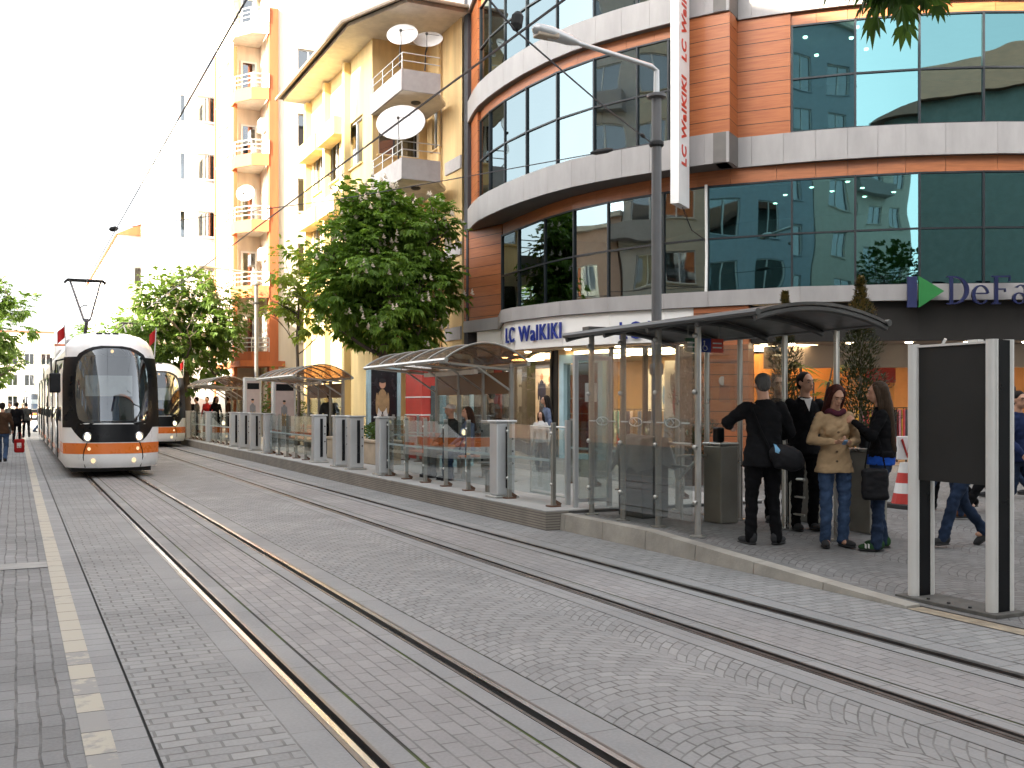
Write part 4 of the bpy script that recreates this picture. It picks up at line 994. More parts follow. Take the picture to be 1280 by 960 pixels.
    mb = MB(); mb.box(-.62, .5, .62, .64, 1.75, 2.2); mb.build('sun_blind', pm('blind_white', (.66, .66, .62), .7), t, world=False)
    mb = MB(); mb.box(-1.0, 1.0, 2.3, 2.34, .4, 2.7); mb.build('cab_wall', pm('cab_wall', (.13, .14, .16), .7), t, world=False)
    mb = MB(); mb.box(-.25, .25, 1.25, 1.4, .9, 1.95, .04); mb.build('driver_seat', pm('seat_blue', (.04, .13, .3), .8), t, world=False)
    mb = MB(); mb.tube([fs(.45, 1.2, .02), fs(.6, 1.5, .02), fs(.42, 1.58, .02)], .009, 5); mb.tube([fs(.45, 1.21, .025), fs(.0, 1.2, .025), fs(-.4, 1.2, .022)], .012, 5); mb.build('wiper', m_tb, t, world=False)
    # flanks: window band, doors, bellows
    for s in (-1, 1):
        x = s * 1.156
        for (y0, y1) in ((1.55, 3.2), (4.7, 7.4), (9.3, 11.6), (13.2, 16.4), (18.0, 20.2), (22.0, 24.8), (26.2, 28.9)):
            mb = MB(); mb.quad((x, y0, 1.2), (x, y1, 1.2), (s * 1.118, y1, 2.5), (s * 1.118, y0, 2.5)); mb.build('side_window', m_tsg, t, world=False)
        for (y0, y1) in ((3.3, 4.6), (7.5, 8.5), (11.7, 13.1), (16.5, 17.3), (20.3, 21.6), (25.0, 26.0)):
            mb = MB(); mb.obox((s * 1.165, (y0 + y1) / 2, 1.42), (.012, 0, 0), (0, (y1 - y0) / 2, 0), (0, 0, 1.1)); d_ = mb.build('door', m_tb, t, world=False)
            for k in (0, 1):
                ya = y0 + .07 + k * (y1 - y0) / 2; mb = MB(); mb.quad((s * 1.18, ya, .55), (s * 1.18, ya + (y1 - y0) / 2 - .14, .55), (s * 1.18, ya + (y1 - y0) / 2 - .14, 2.4), (s * 1.18, ya, 2.4)); mb.build('door_window', m_tsg, d_, world=False)
        for y in (8.9, 17.65): mb = MB(); mb.box(min(s * 1.13, s * 1.17), max(s * 1.13, s * 1.17), y - .3, y + .3, .4, 2.9); mb.build('bellows', m_trub, t, world=False)
        mb = MB(); mb.quad((x + s * .002, 2.4, .45), (x + s * .002, 29, .45), (x + s * .002, 29, .56), (x + s * .002, 2.4, .56)); mb.build('side_stripe', m_to, t, world=False)
    mb = MB(); mb.box(-.95, .95, .6, LEN - .3, .12, .3); mb.build('underframe', m_trub, t, world=False)
    for y in (2.6, 4.4, 13.0, 14.8, 24.4, 26.2):
        mb = MB(); mb.lathe((0, y, .3), [(.3, -.55), (.3, .55)], 18, 'X'); mb.build('wheelset', m_trub, t, world=False)
    # mirrors, flags, roof gear, pantograph
    for s in (-1, 1):
        if s < 0:
            mb = MB(); mb.tube([(s * 1.1, .75, 2.55), (s * 1.3, .62, 2.5), (s * 1.33, .6, 2.2)], .022, 6); m0 = mb.build('mirror', m_tb, t, world=False)
            mb = MB(); mb.box(s * 1.33 - .13, s * 1.33 + .13, .54, .66, 1.82, 2.24, .03); mb.build('mirror_housing', m_tb, m0, world=False)
        mb = MB(); mb.tube([(s * 1.06, .75, 2.62), (s * 1.10, .72, 3.28)], .014, 6); fp = mb.build('flag_pole', m_wfr, t, world=False)
        mb = MB(); mb.grid(lambda a, b: (s * 1.10 - .17 * a, .72 + .05 * math.sin(a * 6), 3.26 - .26 * b - .14 * a), 8, 3); mb.build('flag', pm('flag_red', (.55, .02, .02), .8), fp, world=False)
    mb = MB()
    for (y0, y1) in ((7.2, 8.6), (13.0, 16.5), (19.5, 25)): mb.box(-.75, .75, y0, y1, 3.205, 3.36, .05)
    mb.build('roof_unit', pm('roof_grey', (.5, .5, .5), .5), t, world=False)
    PY = 9.4; mb = MB()
    mb.box(-.55, .55, PY + .3, PY + 2.0, 3.21, 3.36)
    mb.tube([(0, PY + 1.9, 3.4), (0, PY + .1, 4.05)], .06, 8); pb = mb.build('pantograph', pm('pantograph_steel', (.12, .12, .13), .5, .6), t, world=False)
    mb = MB()
    for s in (-1, 1): mb.tube([(s * .1, PY + .1, 4.05), (s * .5, PY + .9, 5.28)], .036, 6)
    mb.tube([(-.22, PY + .35, 4.42), (-.1, PY + .37, 4.5), (.1, PY + .37, 4.5), (.22, PY + .35, 4.42)], .016, 6)
    mb.tube([(-.1, PY + .1, 4.05), (.1, PY + .1, 4.05)], .05, 6)
    mb.build('upper_arm', MATS['pantograph_steel'], pb, world=False)
    mb = MB()
    for dy in (0, .3): mb.tube([(-.68, PY + .8 + dy, 5.22), (-.58, PY + .8 + dy, 5.3), (.58, PY + .8 + dy, 5.3), (.68, PY + .8 + dy, 5.22)], .035, 6)
    mb.build('contact_strip', m_trub, pb, world=False)
    t.scale = (.88, 1, 1.035)
    return t
tr = make_tram('white and orange tram with dark windscreen and lit headlights, coming along the near track', ((NL + NR) / 2, 24.1, 0))
t2 = copy_tree(tr); t2.location = ((FL_ + FR_) / 2 + .12, 41.0, 0); t2['label'] = 'second white and orange tram half hidden behind the first, on the far track'
t3 = copy_tree(tr); t3.location = ((NL + NR) / 2, 124, 0); t3['label'] = 'tiny far-off tram with an orange band at the end of the near track'
# ------------------------------------------------------------------ platform: shelters, fence, gate pillars, benches
m_ss = pm('stainless', (.5, .49, .46), .3, .9, var=.1, vs=3)
m_ssd = pm('steel_post', (.33, .32, .29), .38, .85, var=.12, vs=3)
m_alu = pm('pillar_alu', (.52, .53, .53), .4, .5, var=.06, vs=2)
m_clear = glassmat('clear_glass', (.88, .92, .91), .4, .015, 0, .04)
m_clear2 = glassmat('shelter_glass', (.78, .81, .79), .3, .015, 0, .04)
def smoked():
    m, nt, out = _new('smoked_roof'); T = NT(nt)
    tr = T.n('BsdfTransparent'); tr.inputs[0].default_value = (.62, .46, .33, 1)
    b = T.n('BsdfPrincipled'); tc = T.n('TexCoord'); nz = T.n('TexNoise', i_Scale=2.5, i_Detail=6.0); T.put(nz, 0, tc.outputs['Object'])
    T.put(b, 'Base Color', T.mix(nz.outputs[0], (.2, .15, .11, 1), (.36, .31, .26, 1))); b.inputs['Roughness'].default_value = .22
    mx = T.n('MixShader', i_0=.38); nt.links.new(tr.outputs[0], mx.inputs[1]); nt.links.new(b.outputs[0], mx.inputs[2]); nt.links.new(mx.outputs[0], out.inputs[0]); return m
m_smoke = smoked()
m_dkroof = pm('dark_roof_sheet', (.09, .088, .085), .35, .2, var=.2, vs=2)
m_bench = pm('bench_slat', (.5, .14, .05), .45, var=.2, vs=3, stretch=(8, 1, 8))
m_paper = pm('paper', (.75, .74, .68), .8, var=.05)
def arch(x0, x1, zf, za, zb, n=14):
    """roof section: front eave, crown, rear eave"""
    out = []
    for i in range(n + 1):
        t = i / n; base = zf + (zb - zf) * t; out.append((x0 + (x1 - x0) * t, base + (za - (zf + zb) / 2) * math.sin(math.pi * t) ** .85))
    return out
def make_shelter(loc, label, L=4.45):
    s = empty('tram_shelter', loc, label, 'shelter', 'arched shelters along the platform')
    sec = arch(0, 1.55, 2.12, 2.4, 2.08)
    mb = MB(); n = len(sec)
    mb.add([(x, y, z) for y in (0, L) for x, z in sec] + [(x, y, z + .012) for y in (0, L) for x, z in sec],
           [(i, i + 1, n + i + 1, n + i) for i in range(n - 1)] + [(2 * n + i, 3 * n + i, 3 * n + i + 1, 2 * n + i + 1) for i in range(n - 1)])
    mb.build('roof_sheet', m_smoke, s, 'all', world=False)
    for k in range(6):
        y = .02 + (L - .04) * k / 5; mb = MB(); mb.tube([(x, y, z - .02 + .045) for x, z in sec], .018, 6); mb.build('roof_rib', m_ssd, s, world=False)
    mb = MB(); mb.tube([(0, 0, 2.12), (0, L, 2.12)], .04, 8); mb.build('front_gutter', m_ss, s, world=False)
    mb = MB(); mb.tube([(1.55, 0, 2.08), (1.55, L, 2.08)], .04, 8); mb.build('rear_gutter', m_ss, s, world=False)
    ys = [.42, 1.6, 2.8, 3.98]
    for y in ys:
        mb = MB(); mb.tube([(1.42, y, 0), (1.42, y, 2.05)], .05, 10); mb.lathe((1.42, y, 0), [(.11, 0), (.11, .02)], 12); p_ = mb.build('post', m_ssd, s, world=False)
        mb = MB(); mb.tube([(1.42, y, 1.98), (.04, y, 2.1)], .026, 6); mb.tube([(1.42, y, 1.6), (.75, y, 2.03)], .02, 6); mb.ell((1.42, y, 2.06), .055, 10, 8); mb.build('bracket', m_ss, p_, world=False)
    for a, b_ in zip(ys, ys[1:]):
        mb = MB(); mb.box(1.412, 1.428, a + .07, b_ - .07, .25, 1.55); mb.build('glass_panel', m_clear2, s, world=False)
        mb = MB(); mb.box(1.40, 1.44, a + .06, b_ - .06, 1.56, 1.95); mb.build('brown_panel', pm('brown_panel', (.16, .085, .035), .5), s, world=False)
    mb = MB(); mb.box(.9, .98, .9, 3.4, 1.92, 2.0); mb.build('light_bar', pm('light_bar_white', (.7, .68, .62), .4), s, world=False)
    return s
def make_bench(loc, label):
    b = empty('bench', loc, label, 'bench', 'orange benches inside the shelters')
    for k in range(4): mb = MB(); mb.box(-.2 + .1 * k, -.11 + .1 * k, 0, 2.6, .42, .455, .006); mb.build('seat_slat', m_bench, b, world=False)
    for k in range(2): mb = MB(); mb.box(.235, .265, 0, 2.6, .58 + .13 * k, .67 + .13 * k, .006); mb.build('backrest_slat', m_bench, b, world=False)
    for y in (.3, 2.3): mb = MB(); mb.box(-.18, .2, y, y + .06, .38, .419); mb.box(-.03, .03, y, y + .06, 0, .38); mb.box(.2, .233, y, y + .06, .38, .8); mb.build('leg', m_ssd, b, world=False)
    return b
shs = []
for (x, y, lb) in ((6.5, 15.95, 'arched smoked-roof tram shelter with an orange bench, nearest of the three along the glass fence'),
                   (6.45, 26.2, 'arched tram shelter in front of the chestnut tree, middle one along the platform'),
                   (6.25, 38.4, 'small distant arched tram shelter just right of the second tram')):
    s = make_shelter((x, y, PZ), lb) if not shs else copy_tree(shs[0]); s.location = (x, y, PZ); s['label'] = lb; shs.append(s)
bn = make_bench((7.35, 16.9, PZ), 'orange slatted bench in the nearest arched shelter, man in white cap beside it')
b2 = copy_tree(bn); b2.location = (7.3, 27.2, PZ); b2['label'] = 'orange slatted bench under the middle arched shelter'
# fence posts and glass between them, gate pillars
FX = 6.45
def make_pillar(y, label, big=1.0):
    p = empty('gate_pillar', (FX, y, PZ), label, 'pillar', 'grey gate pillars along the platform edge')
    mb = MB(); mb.box(-.15, .15, -.13, .13, .035, 1.1, .02); mb.build('column', m_alu, p, world=False)
    mb = MB(); mb.box(-.19, .19, -.19, .19, 0, .035, .008); mb.build('base', m_ss, p, world=False)
    mb = MB(); mb.box(-.175, .175, -.155, .155, 1.1, 1.135, .01); mb.build('cap', m_alu, p, world=False)
    mb = MB(); mb.tube([(.03, -.131, .14), (.03, -.131, 1.04)], .034, 8); mb.build('black_strip', m_tb, p, world=False)
    for z in (.5, .68, .86): mb = MB(); mb.ell((.11, -.131, z), .017, 8, 6); mb.build('button', m_trub, p, world=False)
    return p
ords = ['nearest and largest', 'second', 'third', 'fourth', 'fifth', 'sixth', 'seventh', 'eighth', 'ninth', 'tenth', 'eleventh']
PYS = [13.65, 19.0, 20.9, 22.0, 23.8, 29.1, 31.0, 32.6, 34.2, 38.9, 43.8]
p0 = None
for i, y in enumerate(PYS):
    lb = 'grey gate pillar with black strip, ' + (ords[i] + ' on the platform edge' if i == 0 else ords[i] + ' counting from the near end of the platform')
    if p0 is None: p0 = make_pillar(y, lb)
    else: q = copy_tree(p0); q.location = (FX, y, PZ); q['label'] = lb
def make_fence(y0, y1, n, label, FX=FX):
    f = empty('glass_fence', (FX, y0, PZ), label, 'fence', 'glass fences along the platform edge')
    st = (y1 - y0) / n
    for k in range(n + 1):
        mb = MB(); y = k * st; mb.box(-.032, .032, y - .022, y + .022, 0, 1.12, .008); p_ = mb.build('post', m_ssd, f, world=False)
        mb = MB(); mb.box(-.08, .08, y - .07, y + .07, 0, .018); mb.obox((.06, y, .05), (.05, 0, -.03), (0, .012, 0), (.01, 0, .02)); mb.build('foot', pm('rust_foot', (.12, .06, .035), .7), p_, world=False)
        mb = MB()
        for z in (.3, .98): mb.ell((-.036, y, z), .022, 8, 6)
        mb.build('fixing', m_ss, p_, world=False)
        if k < n:
            mb = MB(); mb.box(-.046, -.038, y + .03, y + st - .03, .14, 1.08); g = mb.build('glass_panel', m_clear, f, world=False)
            mb = MB(); mb.box(-.0475, -.0365, y + .031, y + st - .031, .60, .635); mb.build('etched_band', pm('etched_band', (.28, .35, .35), .5), g, world=False)
    return f
for (a, b_, n, lb) in ((12.05, 13.4, 1, 'short glass fence section right of the nearest and largest gate pillar'),
                       (13.95, 18.7, 5, 'glass fence section in front of the nearest arched shelter'),
                       (24.1, 28.8, 5, 'glass fence section in front of the middle arched shelter'),
                       (34.6, 38.6, 4, 'distant glass fence section left of the ninth gate pillar'),
                       (39.3, 43.4, 4, 'distant glass fence section between the last two gate pillars'),
                       (44.2, 56.2, 12, 'far glass fence section beside the second tram')): make_fence(a, b_, n, lb)
for (a, b_, n, lb) in ((12.3, 15.6, 4, 'rear glass fence on the pavement side, right of the nearest arched shelter'), (21.4, 25.8, 5, 'rear glass fence on the pavement side, between the two larger arched shelters'), (31.2, 37.6, 7, 'distant rear glass fence on the pavement side, beside the poster pillars')): make_fence(a, b_, n, lb, 8.7)
# swing gate, cabinet panel, planters, information kiosks
g = empty('platform_gate', (6.75, 12.7, PZ), 'low steel swing gate with glass, behind the largest gate pillar', 'gate')
mb = MB(); mb.tube([(0, -.45, .1), (0, -.45, 1.05), (0, .6, 1.05), (0, .6, .1)], .02, 8, closed=True); mb.build('frame', m_ss, g, world=False)
mb = MB(); mb.box(-.004, .004, -.41, .56, .14, 1.01); mb.build('glass_panel', m_clear, g, world=False)
mb = MB(); mb.box(-.03, .03, -.53, -.47, 0, 1.15); mb.build('post', m_alu, g, world=False)
g = empty('control_cabinet', (6.62, 14.55, PZ), 'flat grey metal cabinet panel on a short post, left of the largest gate pillar', 'cabinet')
mb = MB(); mb.box(-.04, .05, -.17, .17, .35, 1.12, .01); mb.build('door', pm('cabinet_grey', (.3, .29, .27), .45, .5), g, world=False)
mb = MB(); mb.box(-.02, .04, -.04, .04, 0, .35); mb.build('post', m_ssd, g, world=False)
mb = MB()
for z in (.5, .95): mb.ell((-.045, .1, z), .02, 8, 6)
mb.box(-.055, -.041, -.1, -.04, .62, .7); mb.build('fittings', m_trub, g, world=False)
m_plant = pm('planter_beige', (.45, .36, .26), .8, var=.15)
def shrub(parent, c, r, n, mat, seed=0, leaf=.05):
    r_ = random.Random(seed); mb = MB()
    for k in range(n):
        d = Vector((r_.gauss(0, 1), r_.gauss(0, 1), r_.gauss(0, 1))).normalized() * (r_.random() ** .4); p = Vector(c) + Vector((d.x * r[0], d.y * r[1], d.z * r[2]))
        a = Vector((r_.uniform(-1, 1), r_.uniform(-1, 1), r_.uniform(-.3, 1))).normalized() * leaf; b_ = a.cross(Vector((r_.uniform(-1, 1), r_.uniform(-1, 1), r_.uniform(-1, 1)))).normalized() * leaf * .5
        mb.quad(p - a, p + b_, p + a, p - b_)
    return mb.build('foliage', mat, parent, fixn=False)
m_lf_hedge = leafmat('hedge_leaf', (.03, .06, .015), (.07, .12, .025))
for (x, y, lb) in ((7.6, 22.9, 'beige planter box with low shrubs behind the third gate pillar'), (7.5, 25.0, 'beige planter box with low shrubs at the near end of the middle shelter')):
    pl = empty('planter', (x, y, PZ), lb, 'planter', 'beige planter boxes on the platform')
    mb = MB(); mb.box(-.3, .3, -.8, .8, 0, .5, .02); mb.box(-.33, .33, -.83, .83, .5, .56, .01); mb.build('box', m_plant, pl, world=False)
    shrub(pl, (x, y, PZ + .72), (.28, .75, .25), 500, m_lf_hedge, int(y))
def figure(par, x, z0, H, y, k):
    """a printed figure, flat on its poster"""
    def disc(nm, mat, items):
        mb = MB()
        for (a, z, rx, rz) in items: mb.ell((x + a * H, y, z0 + z * H), (rx * H, .0015, rz * H), 14, 8)
        mb.build(nm, mat, par, world=False)
    disc('printed_trousers', GAR[(k + 3) % 7], [(-.05, .26, .05, .27), (.05, .26, .05, .27)])
    y -= .002; disc('printed_top', GAR[k], [(0, .63, .085, .19), (-.095, .58, .024, .18), (.095, .58, .024, .18)])
    y -= .002; disc('printed_face', m_skin, [(0, .9, .055, .075)])
    y -= .002; disc('printed_hair', GAR[4], [(0, .955, .06, .04)])
def kiosk(x, y, h, label, w_=.75):
    k = empty('information_pillar', (x, y, PZ), label, 'sign', 'grey poster pillars on the platform')
    mb = MB(); mb.box(-w_ / 2, w_ / 2, -.16, .16, 0, h, .02); mb.build('body', m_alu, k, world=False)
    mb = MB(); mb.box(-w_ / 2 + .07, w_ / 2 - .07, -.172, -.162, h * .3, h - .12); p_ = mb.build('poster', pm('poster_print', (.45, .36, .34), .4, var=.1, vs=3), k, world=False); figure(p_, -.02, h * .3, h * .38, -.174, 3)
    mb = MB(); mb.box(-w_ / 2 + .09, w_ / 2 - .09, -.176, -.1725, h - .42, h - .2); mb.build('printed_heading', m_tb, p_, world=False)
    return k
kiosk(7.9, 33.5, 2.25, 'grey poster pillar standing left of the middle arched shelter')
kiosk(7.6, 37.0, 2.35, 'grey poster pillar with a round dark badge, right of the small distant shelter', .6)
def citylight(x, y, h, w_, label, rz):
    k = empty('poster_frame', (x, y, .2), label, 'sign', None, rz)
    mb = MB(); mb.box(-w_ / 2, w_ / 2, -.07, .07, 0, .45, .01); mb.box(-w_ / 2, -w_ / 2 + .1, -.07, .07, .45, h); mb.box(w_ / 2 - .1, w_ / 2, -.07, .07, .45, h); mb.box(-w_ / 2 + .1, w_ / 2 - .1, -.07, .07, h - .12, h); mb.build('frame', m_blueframe, k, world=False)
    mb = MB(); mb.box(-w_ / 2 + .1, w_ / 2 - .1, -.03, .03, .45, h - .12); p_ = mb.build('poster', pm('dark_poster', (.02, .022, .026), .25, var=.2, vs=3), k, world=False); figure(p_, -.04, .5, h * .66, -.0325, 6)
    return k
citylight(9.0, 26.6, 2.5, .95, 'dark fashion poster in a tall pale blue frame between two shelters', 0)
c_ = citylight(8.8, 21.0, 2.55, .9, 'tall grey-blue column frame behind the nearest arched shelter', .3)
# red shop unit seen behind the nearest shelter
st = empty('snack_kiosk', (9.75, 24.6, .2), 'red street kiosk with white posts standing behind the nearest arched shelter', 'kiosk')
mb = MB(); mb.box(-.62, .75, -.6, .6, 0, 2.3); mb.build('body', pm('kiosk_red', (.45, .04, .025), .5, var=.1), st, world=False)
mb = MB()
for z in (.7, 1.15, 1.6): mb.box(-.632, .762, -.612, .612, z, z + .03)
mb.build('trim', m_wfr, st, world=False)
mb = MB(); mb.box(-.4, .4, -.63, -.6125, 1.0, 1.9); mb.build('serving_window', m_wgl, st, world=False)
mb = MB(); mb.box(-.7, .83, -.75, .7, 2.31, 2.42, .02); mb.build('roof', m_wfr, st, world=False)
# ---- near shelter with the glass front
ns = empty('glass_shelter', (6.3, 7.7, .15), 'large glass-fronted tram stop shelter with dark arched roof, nearest to the viewer', 'shelter')
L0, L1 = 7.7, 11.45; sec = arch(6.3, 7.98, 2.47, 2.585, 2.42)
mb = MB(); n = len(sec)
mb.add([(x, y, z) for y in (L0, L1) for x, z in sec] + [(x, y, z + .03) for y in (L0, L1) for x, z in sec],
       [(i, i + 1, n + i + 1, n + i) for i in range(n - 1)] + [(2 * n + i, 3 * n + i, 3 * n + i + 1, 2 * n + i + 1) for i in range(n - 1)] + [(i, 2 * n + i, 2 * n + i + 1, i + 1) for i in range(n - 1)] + [(n + i, n + i + 1, 3 * n + i + 1, 3 * n + i) for i in range(n - 1)] + [(0, n, 3 * n, 2 * n), (n - 1, 3 * n - 1, 4 * n - 1, 2 * n - 1)])
def roofmat():
    m, nt, out = _new('shelter_roof_sheet'); T = NT(nt)
    tr = T.n('BsdfTransparent'); tr.inputs[0].default_value = (.3, .28, .26, 1)
    b = T.n('BsdfPrincipled'); tc = T.n('TexCoord'); nz = T.n('TexNoise', i_Scale=3.0, i_Detail=7.0, i_Roughness=.7); T.put(nz, 0, tc.outputs['Object'])
    T.put(b, 'Base Color', T.mix(T.ramp(nz.outputs[0], .4, .7), (.07, .068, .065, 1), (.16, .15, .14, 1))); b.inputs['Roughness'].default_value = .3
    mx = T.n('MixShader', i_0=.82); nt.links.new(tr.outputs[0], mx.inputs[1]); nt.links.new(b.outputs[0], mx.inputs[2]); nt.links.new(mx.outputs[0], out.inputs[0]); return m
mb.build('roof_sheet', roofmat(), ns)
for k in range(5):
    y = L0 + .03 + (L1 - L0 - .06) * k / 4; mb = MB(); mb.tube([(x, y, z - .035) for x, z in sec], .032, 6); mb.build('roof_rib', m_dkroof, ns)
for x, z in (sec[0], sec[-1]): mb = MB(); mb.tube([(x, L0 - .02, z + .02), (x, L1 + .02, z + .02)], .034, 8); mb.build('gutter', m_dkroof, ns)
mb = MB(); mb.box(6.5, 6.75, 11.2, 11.36, 2.545, 2.6); mb.build('roof_lamp', m_dkroof, ns)
fy = [9.12, 9.88, 10.64, 11.4]
for k, y in enumerate(fy):
    z0 = gz(y) if y < 9.6 else .2
    mb = MB(); mb.tube([(6.66, y, z0), (6.66, y, 2.5)], .036, 12); mb.lathe((6.66, y, z0), [(.09, 0), (.09, .015), (.05, .02)], 12); p_ = mb.build('front_post', m_ss if k == 0 else m_ssd, ns)
    for z in (.55, 1.15, 1.75, 2.36): mb = MB(); mb.ell((6.605, y - .02, z), .03, 10, 8); mb.build('glass_clamp', m_ss, p_)
for a, b_ in zip(fy, fy[1:]):
    mb = MB(); mb.box(6.594, 6.604, a + .02, b_ - .02, .34, 2.3); g = mb.build('front_glass', m_clear2, ns)
    mb = MB(); c = (a + b_) / 2
    mb.box(6.5905, 6.5935, a + .06, c - .17, 1.40, 1.415); mb.box(6.5905, 6.5935, c + .17, b_ - .06, 1.40, 1.415)
    ringpts = [(c + .14 * math.cos(R(q)), 1.407 + .05 * math.sin(R(q))) for q in range(0, 360, 20)]
    mb.tube([(6.592, y_, z_) for y_, z_ in ringpts], .006, 4, closed=True)
    mb.tube([(6.592, c + .04, 1.45), (6.592, c - .03, 1.407), (6.592, c + .04, 1.365)], .006, 4)
    mb.build('etched_mark', pm('etched_white', (.42, .44, .43), .6), g)
for y in (8.44, 9.27, 10.08, 10.75, 11.4):
    mb = MB(); mb.tube([(7.99, y, gz(y)), (7.99, y, 2.42)], .032, 10); mb.lathe((7.99, y, gz(y)), [(.08, 0), (.08, .015)], 12); mb.build('rear_post', m_ss, ns)
for a, b_ in ((9.27, 10.08), (10.08, 10.75), (10.75, 11.4)):
    mb = MB(); mb.box(7.985, 7.995, a + .05, b_ - .05, 1.3, 2.35); mb.build('rear_glass', m_clear2, ns)
# sign hanging under the roof
hs_ = empty('stop_sign', (7.2, 9.75, 2.3), 'small green, blue and red sign panel hanging under the near shelter roof', 'sign')
for k, (c, nm) in enumerate((((.02, .12, .05), 'green'), ((.03, .1, .4), 'blue'), ((.4, .03, .03), 'red'))):
    mb = MB(); mb.box(-.26 + .18 * k, -.085 + .18 * k, -.012, .012, -.08, .08); pp = mb.build('sign_panel', pm('sign_' + nm, c, .4), hs_, world=False)
    if k == 1:
        mb = MB(); mb.ell((.0, -.014, .045), (.012, .003, .012), 8, 6); mb.tube([(0, -.014, .03), (0, -.014, -.005), (.03, -.014, -.01), (.045, -.014, -.045)], .006, 5)
        mb.tube([(.012 + .032 * math.cos(R(q)), -.014, -.028 + .032 * math.sin(R(q))) for q in range(120, 360, 20)], .004, 4); mb.build('wheelchair_symbol', m_wfr, pp, world=False)
    else:
        mb = MB()
        for q in range(2): mb.box(-.24 + .18 * k, -.11 + .18 * k, -.0145, -.0125, .02 - .05 * q, .035 - .05 * q)
        mb.build('lettering_lines', m_wfr, pp, world=False)
mb = MB(); 
for x in (-.22, .22): mb.tube([(x, 0, .08), (x, 0, .26)], .006, 5)
mb.build('hanger', m_ssd, hs_, world=False)
# glass end screen with a notice
gs = empty('glass_screen', (6.66, 11.82, .2), 'tall framed glass screen with a white paper notice, far end of near shelter', 'screen')
mb = MB()
for x in (0, .52): mb.box(x - .03, x + .03, -.03, .03, 0, 2.06, .006)
mb.box(.03, .49, -.03, .03, 2.0, 2.06); mb.box(.03, .49, -.03, .03, .12, .17); mb.build('frame', m_alu, gs, world=False)
mb = MB(); mb.box(.03, .49, -.004, .004, .17, 2.0); mb.build('glass', m_clear2, gs, world=False)
mb = MB(); mb.box(.14, .32, -.009, -.005, 1.45, 1.7); mb.build('paper_notice', m_paper, gs, world=False)
# covered bin, turnstiles, tubular barrier
cb = empty('covered_machine', (7.15, 10.95, .2), 'dark grey machine under a draped tarpaulin cover inside the near shelter', 'machine')
mb = MB(); mb.box(-.2, .2, -.28, .28, 0, .85, .02); mb.build('body', pm('machine_grey', (.07, .07, .066), .6), cb, world=False)
def tarp(a, b):
    x = -.27 + .54 * a; y = -.36 + .72 * b; e = max(abs(a - .5), abs(b - .5)) * 2
    return (x * (1 + .06 * max(0, e - .7)), y * (1 + .05 * max(0, e - .7)), 1.02 - .1 * abs(a - .5) - (max(0, e - .72) / .28) ** 1.3 * (.36 + .05 * math.sin(14 * b + 9 * a)) + .03 * math.sin(9 * a + 5 * b) * math.cos(7 * b))
mb = MB(); mb.grid(tarp, 26, 30); mb.build('tarpaulin', pm('tarpaulin', (.12, .12, .105), .4, var=.2, vs=4), cb, 'all', world=False)
def turnstile(x, y, label, rz=0):
    t = empty('turnstile', (x, y, gz(y)), label, 'turnstile', 'steel turnstiles at the stop entrance', rz)
    mb = MB(); mb.box(-.13, .13, -.17, .17, 0, .92, .015); mb.build('cabinet', pm('turnstile_steel', (.3, .285, .25), .4, .7, var=.1), t, world=False)
    mb = MB(); mb.box(-.14, .14, -.18, .18, .92, .96, .012); mb.build('lid', m_ss, t, world=False)
    mb = MB()
    for a in (0, 120, 240): mb.tube([(-.14, .1, .8), (-.22, .1, .8), (-.22 - .36 * abs(math.cos(R(a))), .1 + .25 * math.sin(R(a)), .8 - .3 * (a > 0))], .017, 6)
    mb.build('arm', m_ss, t, world=False)
    mb = MB(); mb.box(-.05, .05, -.02, .1, .96, 1.14, .02); mb.build('card_reader', m_tb, t, world=False); return t
turnstile(7.62, 9.98, 'steel turnstile cabinet just left of the man with the shoulder bag')
turnstile(8.65, 9.55, 'steel turnstile cabinet behind the beige-coated woman, half hidden')
turnstile(8.75, 8.75, 'steel turnstile cabinet behind the long-haired woman, half hidden')
br = empty('tube_barrier', (7.45, 10.6, .2), 'bent steel tube barrier beside the turnstile in the near shelter', 'barrier')
mb = MB(); mb.tube([(-.1, .5, .93), (-.1, -.4, .93), (-.1, -.48, .88), (-.1, -.48, .7), (-.1, -.4, .65), (-.1, .5, .65)], .02, 8); mb.build('rail', m_ss, br, world=False)
for y in (-.2, .45): mb = MB(); mb.tube([(-.1, y, 0), (-.1, y, .93)], .02, 8); mb.build('leg', m_ss, br, world=False)
br2 = empty('tube_barrier', (8.0, 8.9, gz(8.9)), 'steel ladder-like barrier post between the bag man and the guard', 'barrier')
mb = MB(); mb.tube([(0, .28, 0), (0, .28, .55), (0, .22, .6), (0, .06, .6)], .02, 8); mb.build('rail', m_ss, br2, world=False)
mb = MB()
for z in (.2, .4): mb.tube([(0, .28, z), (0, .05, z)], .014, 6)
mb.build('rung', m_ss, br2, world=False)
